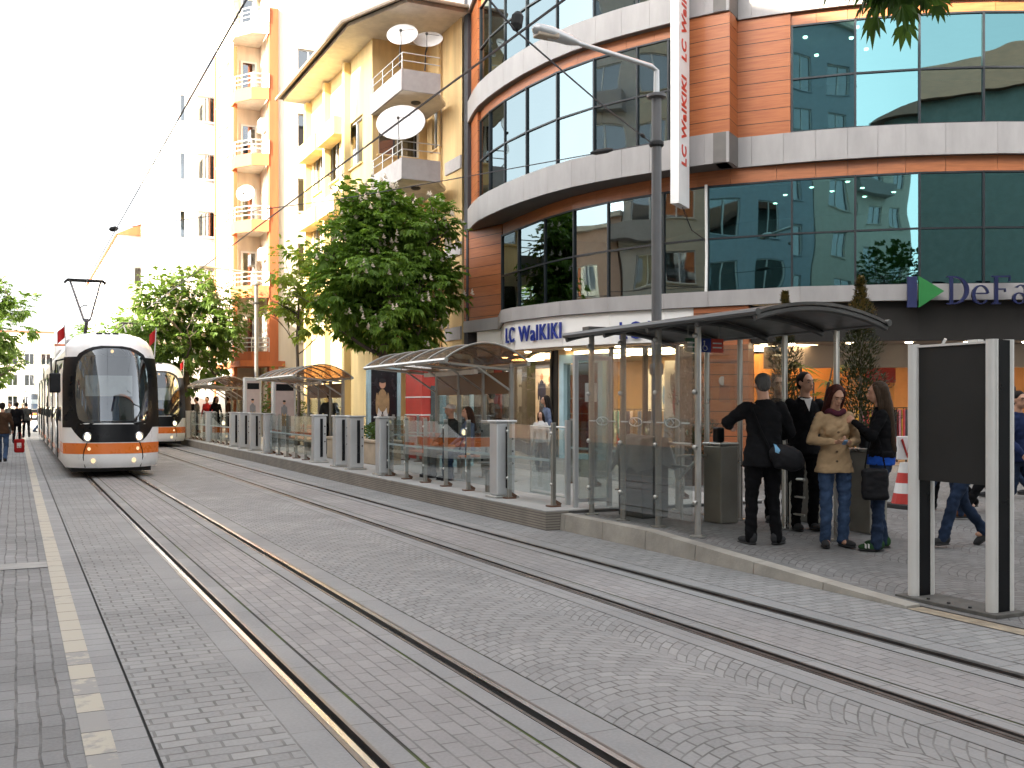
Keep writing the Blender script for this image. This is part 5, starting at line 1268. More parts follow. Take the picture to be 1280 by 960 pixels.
# ---- advertising board at the kerb
ab = empty('advert_board', (6.72, 5.75, .012), 'blank dark advertising board on two silver posts at the kerb', 'advertising board')
m_pan = pm('advert_face', (.018, .018, .0175), .5, 0, .25, var=.15, vs=2.0)
m_sil = pm('advert_silver', (.62, .61, .58), .4, .1, var=.05)
for y in (-.37, .38):
    mb = MB(); mb.tube([(-.085, y, .03), (-.085, y, 2.09)], .045, 14); p_ = mb.build('post', m_sil, ab, True, world=False)
    mb = MB(); mb.box(-.075, .075, y - .038, y + .038, .03, 2.085); mb.build('post_core', m_tb, p_, world=False)
    mb = MB(); mb.tube([(.085, y, .03), (.085, y, 2.09)], .045, 14); mb.build('rear_post', m_sil, p_, True, world=False)
mb = MB(); mb.box(-.075, .075, -.331, .341, .98, 2.06); mb.build('panel', m_pan, ab, world=False)
mb = MB(); mb.box(-.09, .09, -.33, .34, 2.062, 2.08); mb.box(-.03, .03, -.2, -.1, 2.081, 2.1); mb.tube([(-.05, .12, 2.08), (-.05, .09, 2.12)], .012, 6); mb.build('top_trim', m_sil, ab, world=False)
mb = MB(); mb.box(-.17, .17, -.48, .5, -.01, .03, .006); mb.build('base_plate', pm('base_plate', (.1, .095, .085), .8, var=.3, vs=8), ab, world=False)
mb = MB()
for y in (-.2, 0, .2): mb.lathe((-.12, y, .031), [(.014, 0), (.014, .012)], 6)
mb.build('bolt', m_trub, ab, world=False)
# ---- red and white barrier by the right shop
cn = empty('traffic_barrier', (11.0, 10.3, .2), 'red and white striped barrier on a black foot behind the long-haired woman', 'barrier')
mb = MB(); mb.box(-.25, .25, -.25, .25, 0, .06, .01); mb.build('foot', m_trub, cn, world=False)
for k in range(4):
    mb = MB(); r0, r1 = .19 - .028 * k, .19 - .028 * (k + 1); mb.lathe((0, 0, .06 + .14 * k), [(r0, 0), (r1, .14)], 16); mb.build('red_ring' if k % 2 == 0 else 'white_ring', pm('cone_red', (.5, .04, .03), .5) if k % 2 == 0 else m_wfr, cn, world=False)
mb = MB(); mb.box(-.16, .16, -.02, .02, .66, .98, .008); sp = mb.build('sign_plate', m_wfr, cn, world=False)
mb = MB(); mb.tube([(-.1, -.024, .94), (0, -.024, .7), (.1, -.024, .94)], .02, 5); mb.build('red_letter', MATS['cone_red'], sp, world=False)
# ---- lamp posts and overhead wires
m_pole = pm('pole_grey', (.11, .11, .112), .5, .2, var=.1)
def lamp(x, y, label):
    l = empty('street_lamp', (x, y, .2), label, 'street lamp', 'street lamps over the platform')
    mb = MB(); mb.tube([(0, 0, 0), (0, 0, .9), (0, 0, 6.4)], [.11, .085, .08], 14); mb.lathe((0, 0, 1.9), [(.1, 0), (.115, .03), (.115, .15), (.1, .18)], 14); mb.lathe((0, 0, 6.4), [(.08, 0), (.16, .02), (.16, .07), (.06, .09)], 14); mb.build('pole', m_pole, l, True, world=False)
    mb = MB(); mb.tube([(0, 0, 6.45), (0, 0, 6.86), (-.1, 0, 6.92), (-1.75, -.25, 7.0)], [.05, .045, .04, .035], 10); a_ = mb.build('arm', m_alu, l, True, world=False)
    mb = MB(); d = Vector((-.97, -.15, .1)).normalized()
    rb = [(0, .05), (.15, .1), (.55, .13), (.8, .1), (.86, .03)]
    mb.tube([Vector((-1.6, -.23, 6.97)) + d * s for s, r in rb], [r for s, r in rb], 12); mb.v = [(a, b, 6.97 + (c - 6.97) * .75 + .02) for a, b, c in mb.v]; h = mb.build('lamp_head', m_alu, a_, True, world=False)
    mb = MB(); mb.box(-2.38, -2.02, -.42, -.22, 6.94, 7.04, .02); mb.build('lens', pm('lamp_lens', (.4, .33, .25), .2, var=.15), a_, world=False)
    mb = MB(); mb.lathe((0, 0, 5.62), [(.1, 0), (.12, .02), (.12, .07), (.1, .09)], 14); mb.build('wire_clamp', m_trub, l, world=False); return l
LX, LY = 9.4, 14.0
lp = lamp(LX, LY, 'tall grey street lamp post rising behind the near shelter')
l2 = copy_tree(lp); l2.location = (9.0, 43.0, .2); l2['label'] = 'distant street lamp in front of the cream and orange building'
m_wire = pm('wire', (.07, .065, .075), .5)
def wire(pts, r, label, name='overhead_wire', ins=()):
    o = empty(name, pts[0], label, 'wire', 'overhead tram wires')
    P = [Vector(p) for p in pts]; mb = MB(); mb.tube(P, r, 5); mb.build('cable', m_wire, o)
    for p, r_, l_ in ins:
        p = Vector(p); mb = MB(); mb.tube([p - l_ * 1.0, p - l_ * .5, p + l_ * .5, p + l_], [r_ * .5, r_, r_, r_ * .5], 8); mb.build('insulator', m_trub, o)
    return o
wire([(1.95, y, 5.42) for y in (-10, 0, 10, 24, 60, 140)], .011, 'contact wire above the near track, running up the left side of the picture')
wire([(4.86, y, 5.6) for y in (-10, 0, 10, 24, 60, 140)], .015, 'contact wire above the far track, crossing in front of the balconies')
a = Vector((LX - .1, LY - .02, 5.86)); b_ = Vector((4.86, 9.95, 5.66)); c = b_ + (b_ - a) * 2.9; c.z = 7.2
wire([a, a.lerp(b_, .5) - Vector((0, 0, .04)), b_, b_.lerp(c, .5), c], .011, 'span wire with a black clamp, rising left from the lamp post', ins=[(b_ + Vector((.02, 0, .1)), .07, Vector((.02, .01, .1))), (a.lerp(b_, .1), .03, (b_ - a).normalized() * .12)])
d_ = Vector((1.95, 24.3, 5.52)); e_ = Vector((-9.4, 38, 7.0))
wire([a, a.lerp(d_, .5) - Vector((0, 0, .12)), d_, e_], .009, 'long thin span wire with insulators, from lamp post to near track wire', ins=[(a.lerp(d_, .07), .045, (d_ - a).normalized() * .2), (d_, .06, (d_ - a).normalized() * .12)])
# ------------------------------------------------------------------ trees and plants
m_bark = pm('bark', (.11, .085, .065), .9, var=.3, vs=6, bump=.6, bs=25, stretch=(1, 1, .3))
m_chest = leafmat('chestnut_leaf', (.06, .125, .017), (.18, .29, .042), .38)
m_chest2 = leafmat('far_leaf', (.06, .11, .022), (.14, .22, .04), .35)
m_light = leafmat('locust_leaf', (.12, .18, .025), (.24, .3, .05), .45)
m_bloss = pm('blossom', (.7, .6, .48), .8, var=.15, vs=12)
m_conif = leafmat('conifer_leaf', (.022, .03, .012), (.06, .06, .022), .15)
m_conif_t = leafmat('conifer_tip', (.1, .075, .025), (.17, .12, .035), .15)
def limb(mb, r_, p, d, L, r, depth, tips):
    pts = [p]; rs = [r]; n = 4; q = Vector(p); dd = Vector(d)
    for i in range(n):
        dd = (dd + Vector((r_.uniform(-.2, .2), r_.uniform(-.2, .2), r_.uniform(-.05, .18)))).normalized(); q = q + dd * L / n; pts.append(q.copy()); rs.append(r * (1 - .55 * (i + 1) / n))
    mb.tube(pts, rs, 7 if depth > 1 else 5)
    if depth == 0: tips.append(q); return
    for k in range(3 if depth > 1 else 3):
        a = r_.uniform(0, 6.28); s = pts[r_.choice((2, 3, 4))]
        nd = (dd * .6 + Vector((math.cos(a), math.sin(a), r_.uniform(.0, .6))) * .8).normalized()
        limb(mb, r_, s, nd, L * r_.uniform(.6, .8), r * .5, depth - 1, tips)
def palm_leaf(mb, r_, p, out, size, leaflets=5, wd=.19):
    """a hand of drooping leaflets"""
    up = Vector((0, 0, 1)); o = out.normalized(); sd = o.cross(up)
    sd = sd.normalized() if sd.length > .05 else Vector((1, 0, 0)); o2 = (o + Vector((0, 0, r_.uniform(-.5, .05)))).normalized()
    nrm = sd.cross(o2).normalized()
    for k in range(leaflets):
        a = (k - (leaflets - 1) / 2) * (2.3 / (leaflets - 1) * .95); L = size * (1 - .28 * abs(a)) * r_.uniform(.85, 1.1)
        d = (o2 * math.cos(a) + sd * math.sin(a)); w = d.cross(nrm).normalized() * L * wd; dr = Vector((0, 0, -1)) * L * r_.uniform(.18, .4)
        m = p + d * L * .58 + nrm * L * .08; t = p + d * L * .92 + dr
        mb.add([p, m - w + dr * .25, t, m + w + dr * .25], [(0, 1, 2, 3)])
def tree(name, loc, label, h0, h1, rx, ry, seed, nclump, nleaf, size, leafm, bloss=0, trunk_r=.14, lobes=9, leaflets=5, squareness=.75, cat='tree', group=None, clump=.42):
    t = empty(name, loc, label, cat, group); r_ = random.Random(seed); B = Vector(loc)
    hc = (h0 + h1) / 2; rz = (h1 - h0) / 2
    mb = MB(); tips = []
    mb.tube([B, B + Vector((.04, .02, h0 * .5)), B + Vector((-.02, .05, h0 + .2)), B + Vector((.05, 0, hc))], [trunk_r * 1.25, trunk_r, trunk_r * .85, trunk_r * .55], 10)
    for k in range(7):
        a = k * 2.4 + r_.uniform(-.3, .3); z = h0 * .95 + (hc - h0) * k / 6
        limb(mb, r_, B + Vector((0, 0, z)), (math.cos(a), math.sin(a), r_.uniform(.25, .9)), rx * .72, trunk_r * .42, 2, tips)
    mb.build('trunk', m_bark, t, True)
    # lobed crown: leaf clumps near the surface of overlapping lobes, fewer inside
    lb = []
    for k in range(lobes):
        a = k * 2.399 + r_.uniform(-.4, .4); zz = -1 + 2 * (k + .5) / lobes; rr = (1 - abs(zz) ** 3) ** .5 * .55
        lb.append((Vector((math.cos(a) * rr * rx, math.sin(a) * rr * ry, hc + zz * rz * .62)), r_.uniform(.42, .62)))
    lb.append((Vector((0, 0, hc)), .72))
    crown = MB(); bl = MB()
    for c in range(nclump):
        L, s = r_.choice(lb); d = Vector((r_.gauss(0, 1), r_.gauss(0, 1), r_.gauss(0, 1) * .9)).normalized()
        q = L + Vector((d.x * rx, d.y * ry, d.z * rz * .8)) * s * (r_.uniform(.55, 1.0) if r_.random() < .8 else r_.uniform(.2, .6))
        if q.z < h0 - .2 or q.z > h1 + .1: continue
        cr = clump * r_.uniform(.6, 1.15)
        for i in range(nleaf):
            e = Vector((r_.gauss(0, 1), r_.gauss(0, 1), r_.gauss(0, .7))).normalized() * cr * r_.random() ** .5
            o = (d * .8 + e / cr + Vector((r_.uniform(-.5, .5), r_.uniform(-.5, .5), 0)))
            palm_leaf(crown, r_, B + q + e, o if o.length > .1 else d, size * r_.uniform(.75, 1.2), leaflets)
        if bloss and r_.random() < bloss:
            for i in range(2):
                e = d * cr * .9 + Vector((r_.gauss(0, .15), r_.gauss(0, .15), cr * .35)); p = B + q + e; hh = r_.uniform(.1, .17)
                for j in range(7):
                    z = hh * j / 6; rr = .05 * (1 - j / 7.5); a = j * 1.9
                    bl.ell(p + Vector((math.cos(a) * rr * .6, math.sin(a) * rr * .6, z)), (rr, rr, .028), 5, 3)
    crown.build('crown', leafm, t, fixn=False)
    if bl.v: bl.build('blossoms', m_bloss, t)
    return t
tree('chestnut_tree', (9.9, 29.2, .2), 'big horse chestnut tree with pale blossoms in front of the yellow building', 2.5, 8.4, 2.4, 2.3, 11, 640, 13, .26, m_chest, .36, .17, 13, clump=.37)
tree('chestnut_tree', (6.6, 45.6, .2), 'flowering horse chestnut tree behind the second tram', 2.0, 7.6, 2.6, 2.3, 12, 420, 10, .29, m_chest2, .6, .16, 11, clump=.38)
tree('street_tree', (6.3, 62, .2), 'round green tree just above the roof of the first tram', 2.6, 7.2, 2.3, 2.3, 13, 130, 9, .36, m_chest2, .35, .16, 8)
tree('street_tree', (5.6, 82, .2), 'farthest green tree on the right, behind the first tram', 2.8, 7.9, 2.5, 2.5, 23, 110, 8, .42, m_chest2, 0, .16, 8)
tree('locust_tree', (8.6, 34.4, .2), 'slim light green young tree left of the big chestnut', 3.3, 7.4, 1.15, 1.1, 14, 70, 8, .24, m_light, 0, .06, 6, clump=.34)
tree('street_tree', (-2.4, 60, 0), 'dense green street tree at the left edge of the picture', 2.4, 9.2, 3.5, 3.2, 15, 300, 10, .36, m_chest2, .12, .2, 12)
tree('street_tree', (-2.9, 84, 0), 'green street tree on the left, farther down the street', 2.6, 8.2, 3.0, 3.0, 16, 110, 8, .42, m_chest2, 0, .2, 8)
tree('bush', (8.9, 37.5, .2), 'tall yellow-green bush behind the poster pillar', .5, 2.9, .95, .9, 17, 70, 9, .16, leafmat('bush_leaf', (.04, .08, .015), (.12, .15, .03), .3), 0, .05, 5, cat='bush', clump=.28)
# the street tree beside the viewer, whose lowest bough hangs into the picture
nt_ = empty('chestnut_tree', (7.4, 2.6, .012), 'chestnut tree beside the viewer, its leafy bough hanging into the top right corner', 'tree')
r_ = random.Random(5); mb = MB(); B = Vector((7.4, 2.6, .012)); tips = []
mb.tube([B, B + Vector((0, .05, 2)), B + Vector((.1, 0, 4.3)), B + Vector((0, 0, 6.5))], [.2, .16, .14, .08], 12)
tip = Vector((4.72, 4.46, 4.07))
mb.tube([B + Vector((.05, 0, 3.7)), B + Vector((-1.0, .7, 4.35)), tip + Vector((.5, -.3, .3)), tip], [.06, .045, .02, .008], 7)
for k in range(5): a = k * 1.3; limb(mb, r_, B + Vector((.05, 0, 4.2 + .3 * k)), (math.cos(a), math.sin(a), .6), 1.6, .06, 2, tips)
mb.build('trunk', m_bark, nt_, True)
cr = MB()
for i in range(85):
    e = Vector((r_.gauss(0, .19), r_.gauss(0, .14), r_.gauss(0, .09) + .1)); palm_leaf(cr, r_, tip + e * .8 + Vector((-.02, 0, 0)), e + Vector((-.05, 0, -.2)), .15 * r_.uniform(.7, 1.2), 6, .13)
for i in range(900):
    d = Vector((r_.gauss(0, 1), r_.gauss(0, 1), r_.gauss(0, 1))).normalized(); q = B + Vector((.5, -.5, 6.3)) + Vector((d.x * 1.9, d.y * 1.9, d.z * 1.6)) * r_.uniform(.5, 1)
    palm_leaf(cr, r_, q, d, .26, 5)
cr.build('crown', leafmat('bough_leaf', (.03, .07, .012), (.075, .14, .025), .25), nt_, fixn=False)
# potted conifers in front of the right shop
def conifer(loc, H, rad, label, seed, pot=True):
    c = empty('potted_conifer', loc, label, 'potted tree', 'potted conifers in front of the shops'); r_ = random.Random(seed); B = Vector(loc)
    if pot: mb = MB(); mb.lathe(B, [(.24, 0), (.31, .45), (.33, .47), (.33, .52), (.28, .52)], 16); mb.build('pot', pm('pot_dark', (.1, .075, .06), .7), c)
    mb = MB(); mb.tube([B + Vector((0, 0, .3)), B + Vector((0, 0, H * .95))], [.04, .01], 7); mb.build('trunk', m_bark, c)
    lo = MB(); hi = MB()
    for k in range(int(6500 * H / 3.4)):
        t = r_.random() ** 1.25; z = .5 + (H - .5) * t; rr = rad * min(1, (1 - t) ** .8 * 1.25) * (.78 + .22 * math.sin(z * 11 + seed)) + .015
        a = r_.uniform(0, 6.283); q = rr * (r_.random() ** .35); p = B + Vector((math.cos(a) * q, math.sin(a) * q, z))
        d = Vector((math.cos(a) * .6, math.sin(a) * .6, r_.uniform(.1, 1.1))).normalized() * r_.uniform(.04, .085); w = Vector((-math.sin(a), math.cos(a), r_.uniform(-.4, .4))) * .014
        (hi if t > .72 and r_.random() < .65 else lo).add([p - d * .2 - w * .4, p + d * .5 - w, p + d, p + d * .5 + w], [(0, 1, 2, 3)])
    f = lo.build('foliage', m_conif, c, fixn=False); hi.build('brown_tip', m_conif_t, f, fixn=False); return c
conifer((12.2, 12.35, .2), 3.45, .62, 'tall conical potted conifer with brown tip, right behind the long-haired woman', 1)
conifer((11.6, 13.45, .2), 3.3, .5, 'conical potted conifer, its tip just above the near shelter roof', 2)
conifer((10.7, 14.9, .2), 2.7, .5, 'bushy dark potted conifer beside the lamp post, in front of the timber pier', 3)
pl = empty('potted_palm', (12.3, 13.6, .2), 'potted fan palm with yellow-green leaves between two conifers', 'potted plant')
mb = MB(); mb.lathe((12.3, 13.6, .2), [(.2, 0), (.26, .4), (.28, .42), (.24, .44)], 14); mb.build('pot', pm('pot_dark', (.1, .075, .06), .7), pl)
mb = MB(); lf = MB(); r_ = random.Random(3)
for k in range(9):
    a = k * .7; e = Vector((12.3 + .35 * math.cos(a), 13.6 + .35 * math.sin(a), 1.75 + .25 * (k % 3))); mb.tube([(12.3, 13.6, .55), (12.3 + .15 * math.cos(a), 13.6 + .15 * math.sin(a), 1.2), e], .014, 5)
    for j in range(12):
        f = -1.3 + 2.6 * j / 11; d = Vector((math.cos(a + f), math.sin(a + f), .35 - abs(f) * .35)); w = Vector((-d.y, d.x, 0)) * .025; lf.add([e, e + d * .25 - w, e + d * .55 + Vector((0, 0, -.1)), e + d * .25 + w], [(0, 1, 2, 3)])
mb.build('stem', m_bark, pl); lf.build('foliage', leafmat('palm_leaf', (.1, .11, .02), (.25, .24, .05), .4), pl, fixn=False)
# ------------------------------------------------------------------ people
m_hair = {n_: pm('hair_' + n_, c, .65, 0, .12, var=.35, vs=14, stretch=(6, 6, .6)) for n_, c in (('dark', (.018, .014, .012)), ('brown', (.045, .022, .014)), ('red', (.06, .018, .014)), ('grey', (.1, .095, .09)), ('mid', (.05, .032, .02)))}
m_eye = pm('eye_white', (.3, .28, .26), .5, var=.02); m_iris = pm('eye_dark', (.02, .014, .01), .25); m_lip = pm('lips', (.36, .14, .1), .5)
def fabric(n_, c, var=.22, rough=.9): return pm('cloth_' + n_, c, rough, 0, .12, var=var, vs=9, bump=.12, bs=160)
def fuse(mb, name, mat, parent, vox, smooth=3, wrinkle=0.0, seed=0):
    me = bpy.data.meshes.new('raw'); me.from_pydata([tuple(v) for v in mb.v], [], mb.f); me.update()
    bm = bmesh.new(); bm.from_mesh(me); bmesh.ops.recalc_face_normals(bm, faces=bm.faces[:]); bm.to_mesh(me); bm.free()
    o = bpy.data.objects.new('raw', me); COL.objects.link(o)
    m = o.modifiers.new('r', 'REMESH'); m.mode = 'VOXEL'; m.voxel_size = vox; m.use_smooth_shade = True
    if smooth: s = o.modifiers.new('s', 'SMOOTH'); s.factor = .5; s.iterations = smooth
    dg = bpy.context.evaluated_depsgraph_get(); r = bpy.data.meshes.new_from_object(o.evaluated_get(dg)); bpy.data.objects.remove(o); bpy.data.meshes.remove(me)
    if wrinkle:
        off = Vector((seed * 3.1, seed * 1.7, 0)); cos = []
        for v in r.vertices:
            p = Vector(v.co); q = Vector((p.x * 9, p.y * 9, p.z * 16 + p.x * 7)) + off
            cos.append(p + Vector(v.normal) * wrinkle * (mnoise.noise(q) + .5 * mnoise.noise(q * 2.3)))
        for v, c in zip(r.vertices, cos): v.co = c
    r.name = name; r.materials.clear(); r.materials.append(mat); r.polygons.foreach_set('use_smooth', [True] * len(r.polygons))
    o = bpy.data.objects.new(name, r); COL.objects.link(o); o.parent = parent; return o
def loft(mb, rings, n=18):
    """closed body section: rings of (x, y, z, rx, ry)"""
    vs = []; fs = []
    for (x, y, z, rx, ry) in rings:
        for k in range(n): a = 2 * math.pi * k / n; vs.append((x + rx * math.cos(a), y + ry * math.sin(a), z))
    for i in range(len(rings) - 1):
        for k in range(n): fs.append((i * n + k, i * n + (k + 1) % n, (i + 1) * n + (k + 1) % n, (i + 1) * n + k))
    fs.append(tuple(range(n - 1, -1, -1))); fs.append(tuple((len(rings) - 1) * n + k for k in range(n))); mb.add(vs, fs)
def limb_c(mb, pts, rs, n=12):
    """limb with rounded joints"""
    P = []; Q = []
    for i in range(len(pts) - 1):
        a, b = Vector(pts[i]), Vector(pts[i + 1])
        for k in range(5): t = k / 5; P.append(a.lerp(b, t)); Q.append(rs[i] + (rs[i + 1] - rs[i]) * t)
    P.append(Vector(pts[-1])); Q.append(rs[-1]); mb.tube(P, Q, n)
    for p, r in zip(pts, rs): mb.ell(p, r * 1.0, n, 8)
def hand(mb, w, d, s, curl, palm_n, k):
    """w wrist, d pointing direction, s = sideways (towards the thumb), palm_n = direction the palm faces"""
    d = Vector(d).normalized(); s = Vector(s); s = (s - d * s.dot(d)).normalized(); pn = Vector(palm_n); pn = (pn - d * pn.dot(d) - s * pn.dot(s)).normalized()
    w = Vector(w); M = Matrix((s, d, pn)).transposed()
    mb.ell(w + d * .048 * k, (.041 * k, .054 * k, .016 * k), 12, 8, M); mb.tube([w - d * .02 * k, w + d * .03 * k], [.024 * k, .028 * k], 10)
    for i, (o, L) in enumerate(((.03, .072), (.010, .08), (-.010, .074), (-.029, .06))):
        b = w + d * .088 * k + s * o * k; p1 = b + (d * math.cos(curl) + pn * math.sin(curl)) * L * .5 * k; p2 = p1 + (d * math.cos(curl * 2.1) + pn * math.sin(curl * 2.1)) * L * .32 * k; p3 = p2 + (d * math.cos(curl * 2.8) + pn * math.sin(curl * 2.8)) * L * .24 * k
        mb.tube([b - d * .02 * k, b, p1, p2, p3], [.0098 * k, .0098 * k, .009 * k, .0083 * k, .007 * k], 7); mb.ell(p3, .007 * k, 7, 5)
    b = w + d * .03 * k + s * .032 * k; p1 = b + (s * .75 + d * .65).normalized() * .035 * k + pn * .008 * k; p2 = p1 + (d + pn * .4).normalized() * .03 * k
    mb.tube([b - s * .012 * k, b, p1, p2], [.013 * k, .013 * k, .0105 * k, .0085 * k], 7); mb.ell(p2, .0085 * k, 7, 5)
SEED = [0]
def person(loc, rz, H, label, top=None, legs=None, hair='dark', skin=m_skin, J=None, hem=.86, female=False, vox=.013, long_hair=0.0, head_tilt=0.0, head_turn=0.0, shoes=None, lean=0.0, face=True, cap=None, group=None, bulk=1.0, collar=None, trouser_r=1.0, sit=False, fingers=True, coat_flare=0.0, curl=.5):
    SEED[0] += 1; k = H / 1.75; r = empty('person', loc, label, 'person', group, rz); j = dict(
        hipL=(-.09, 0, .92), hipR=(.09, 0, .92), kneeL=(-.1, .03, .5), kneeR=(.1, .03, .5), ankL=(-.1, -.01, .09), ankR=(.1, -.01, .09),
        shL=(-.168, 0, 1.4), shR=(.168, 0, 1.4), elL=(-.25, -.03, 1.14), elR=(.25, -.03, 1.14), wrL=(-.25, .06, .9), wrR=(.25, .06, .9), toeL=(0, 1), toeR=(0, 1), hip=(0, 0, .95), handL=None, handR=None)
    if J: j.update(J)
    ln = lambda p: (p[0], p[1] + lean * max(0, p[2] - .95), p[2])
    V = lambda n_: Vector(ln(j[n_]) if n_[:2] in ('sh', 'el', 'wr') else j[n_]) * k
    hx, hy, hz = j['hip']; dz = hz - .95                      # whole upper body moves with the hips
    U = lambda z, y=0.0: (hx * k, (hy + y + lean * max(0, z - .95)) * k, (z + dz) * k)
    w_ = (.9 if female else 1.0) * bulk
    def shift(v): return v + Vector((hx, hy, dz)) * k
    SH = {s: shift(V('sh' + s)) for s in 'LR'}; EL = {s: shift(V('el' + s)) for s in 'LR'}; WR = {s: shift(V('wr' + s)) for s in 'LR'}
    for s in 'LR': SH[s].x = hx * k + (SH[s].x - hx * k) * (.93 if female else 1)
    body = MB()
    nb = Vector(U(1.46)); hc = Vector(U(1.64, .025)) + Vector((0, .05 * head_tilt * k * 1.2, -.03 * abs(head_tilt) * k))
    loft(body, [(*U(z, y), rx * k * w_, ry * k * w_) for z, y, rx, ry in ((.86, 0, .14, .1), (.95, 0, .155, .105), (1.1, 0, .125, .09), (1.25, 0, .145, .1), (1.38, 0, .15, .095), (1.44, -.01, .1, .07), (1.47, -.01, .06, .055))])
    limb_c(body, [nb, hc - Vector((0, .015, .07)) * k], [.056 * k * w_, .052 * k * w_])
    HM = Matrix.Rotation(head_turn, 3, 'Z') @ Matrix.Rotation(-head_tilt, 3, 'X')
    hp = lambda x, y, z: hc + HM @ (Vector((x, y, z)) * k)
    hs = .94 if female else 1.0
    for c, e in (((0, -.012, .025), (.075, .094, .092)), ((0, .028, -.03), (.058, .062, .082)), ((0, .04, -.075), (.036, .04, .032)), ((0, .05, .02), (.058, .042, .05))): body.ell(hp(*c), tuple(q * k * hs for q in e), 18, 12, HM)
    body.tube([hp(0, .088, .012), hp(0, .104, -.018), hp(0, .112, -.03)], [.009 * k, .012 * k, .013 * k], 8); body.ell(hp(0, .106, -.032), (.017 * k, .012 * k, .010 * k), 8, 6, HM)
    body.ell(hp(0, .092, -.062), (.022 * k, .010 * k, .009 * k), 8, 6, HM); body.ell(hp(0, .088, .032), (.05 * k, .012 * k, .009 * k), 10, 6, HM)
    for s in (-1, 1): body.ell(hp(s * .075 * hs, -.005, -.005), (.011 * k, .02 * k, .031 * k), 8, 8, HM)
    for s in 'LR':
        sg = -1 if s == 'L' else 1
        limb_c(body, [SH[s], EL[s], WR[s]], [.05 * k * w_, .038 * k * w_, .026 * k * w_])
        hd = j['hand' + s] or (WR[s] - EL[s]).normalized()
        if fingers: hand(body, WR[s], hd, Vector((-sg * .35, .9, .2)), curl, Vector((-sg, .1, 0)), k * (.93 if female else 1))
        else: body.ell(WR[s] + Vector(hd).normalized() * .06 * k, (.035 * k, .035 * k, .07 * k), 8, 6)
        hip, kn, an = V('hip' + s), V('knee' + s), V('ank' + s)
        limb_c(body, [hip, kn, an], [.078 * k * w_, .05 * k, .036 * k]); body.ell(an + Vector((0, .03, -.04)) * k, (.035 * k, .08 * k, .035 * k), 10, 6)
    fuse(body, 'body', skin, r, vox, 2)
    # trousers
    tr_ = MB(); tq = trouser_r * k
    if not sit: loft(tr_, [(*U(z), rx * k * w_, ry * k * w_) for z, rx, ry in ((.80, .145, .112), (.88, .168, .122), (.95, .168, .12), (1.03, .15, .11))])
    else: loft(tr_, [(*U(z), rx * k * w_, ry * k * w_) for z, rx, ry in ((.84, .165, .13), (.92, .172, .13), (1.03, .15, .115))])
    for s in 'LR':
        hip, kn, an = V('hip' + s), V('knee' + s), V('ank' + s)
        limb_c(tr_, [hip, hip.lerp(kn, .5), kn, kn.lerp(an, .5), an + (an - kn).normalized() * .02 * k], [.094 * k * w_, .084 * tq * w_, .066 * tq, .062 * tq, .06 * tq])
    fuse(tr_, 'trousers', legs, r, vox, 3, .013, SEED[0])
    # jacket or top
    jk = MB(); f = coat_flare
    rg = [(hem, .2 + f, .152 + f * .8), (hem + .06, .197 + f * .7, .15 + f * .5), (.95, .188, .142), (1.02, .17, .13), (1.1, .15 if female else .158, .115), (1.22, .162, .122), (1.34, .172, .12), (1.405, .155, .1), (1.45, .095, .078), (1.485, .068, .068)]
    loft(jk, [(*U(z, -.005), rx * k * w_, ry * k * w_) for z, rx, ry in rg if z >= hem - 1e-6])
    if female: 
        for s in (-1, 1): jk.ell(Vector(U(1.25, .062)) + Vector((s * .065 * k, 0, 0)), (.08 * k, .062 * k, .085 * k), 12, 8)
    for s in 'LR':
        cu = WR[s] + (EL[s] - WR[s]).normalized() * .01 * k
        limb_c(jk, [SH[s] + Vector((0, 0, -.005)), SH[s].lerp(EL[s], .5), EL[s], EL[s].lerp(cu, .6), cu], [(.064 if female else .071) * k * w_, (.056 if female else .063) * k * w_, .051 * k * w_, .044 * k * w_, .039 * k])
    fuse(jk, 'jacket', top, r, vox, 3, .012, SEED[0] + .5)
    # hair
    hm = MB()
    if cap is None or long_hair:
        hm.ell(hp(0, -.022, .037), tuple(q * k * hs for q in (.083, .094, .09)), 18, 12, HM); hm.ell(hp(0, -.05, .0), tuple(q * k * hs for q in (.075, .066, .085)), 14, 10, HM)
        if long_hair:
            for s in (-1, 1): limb_c(hm, [hp(s * .06, .02, .05), hp(s * .074, .0, -.04), hp(s * .078, -.01, -.1 - long_hair * .25)], [.026 * k, .03 * k, .024 * k])
            b0 = hp(0, -.06, .02); b1 = Vector(U(1.46, -.075)); b2 = Vector(U(1.46 - long_hair, -.13))
            for xo in (-.05, 0, .05): limb_c(hm, [b0 + Vector((xo * .8, 0, 0)) * k, b1 + Vector((xo * 1.2, 0, 0)) * k, b2 + Vector((xo * .9, 0, -.01)) * k], [.055 * k, .052 * k, .026 * k])
        fuse(hm, 'hair', m_hair[hair], r, min(vox, .011), 2, .005, SEED[0])
    if cap is not None:
        hm = MB(); hm.ell(hp(0, -.015, .055), (.084 * k, .1 * k, .065 * k), 16, 10, HM); hm.ell(hp(0, .1, .045), (.06 * k, .06 * k, .01 * k), 12, 6, HM); fuse(hm, 'cap', cap, r, min(vox, .01), 1)
    # shoes
    for s in 'LR':
        an = V('ank' + s); tx, ty = j['toe' + s]; d = Vector((tx, ty, 0)).normalized(); sd = Vector((d.y, -d.x, 0)); up = Vector((0, 0, 1))
        if an.z > .16 * k: kn = V('knee' + s); up = (kn - an).normalized(); d = (d - up * d.dot(up)).normalized(); sd = d.cross(up)
        M = Matrix((sd, d, up)).transposed(); sh = MB(); base = an - up * (.09 * k)
        sh.ell(base + d * .06 * k + up * .042 * k, (.045 * k, .135 * k, .042 * k), 14, 8, M); sh.ell(base - d * .02 * k + up * .07 * k, (.043 * k, .062 * k, .065 * k), 12, 8, M)
        t_ = fuse(sh, 'shoe', shoes or GAR[4], r, min(vox, .012), 1)
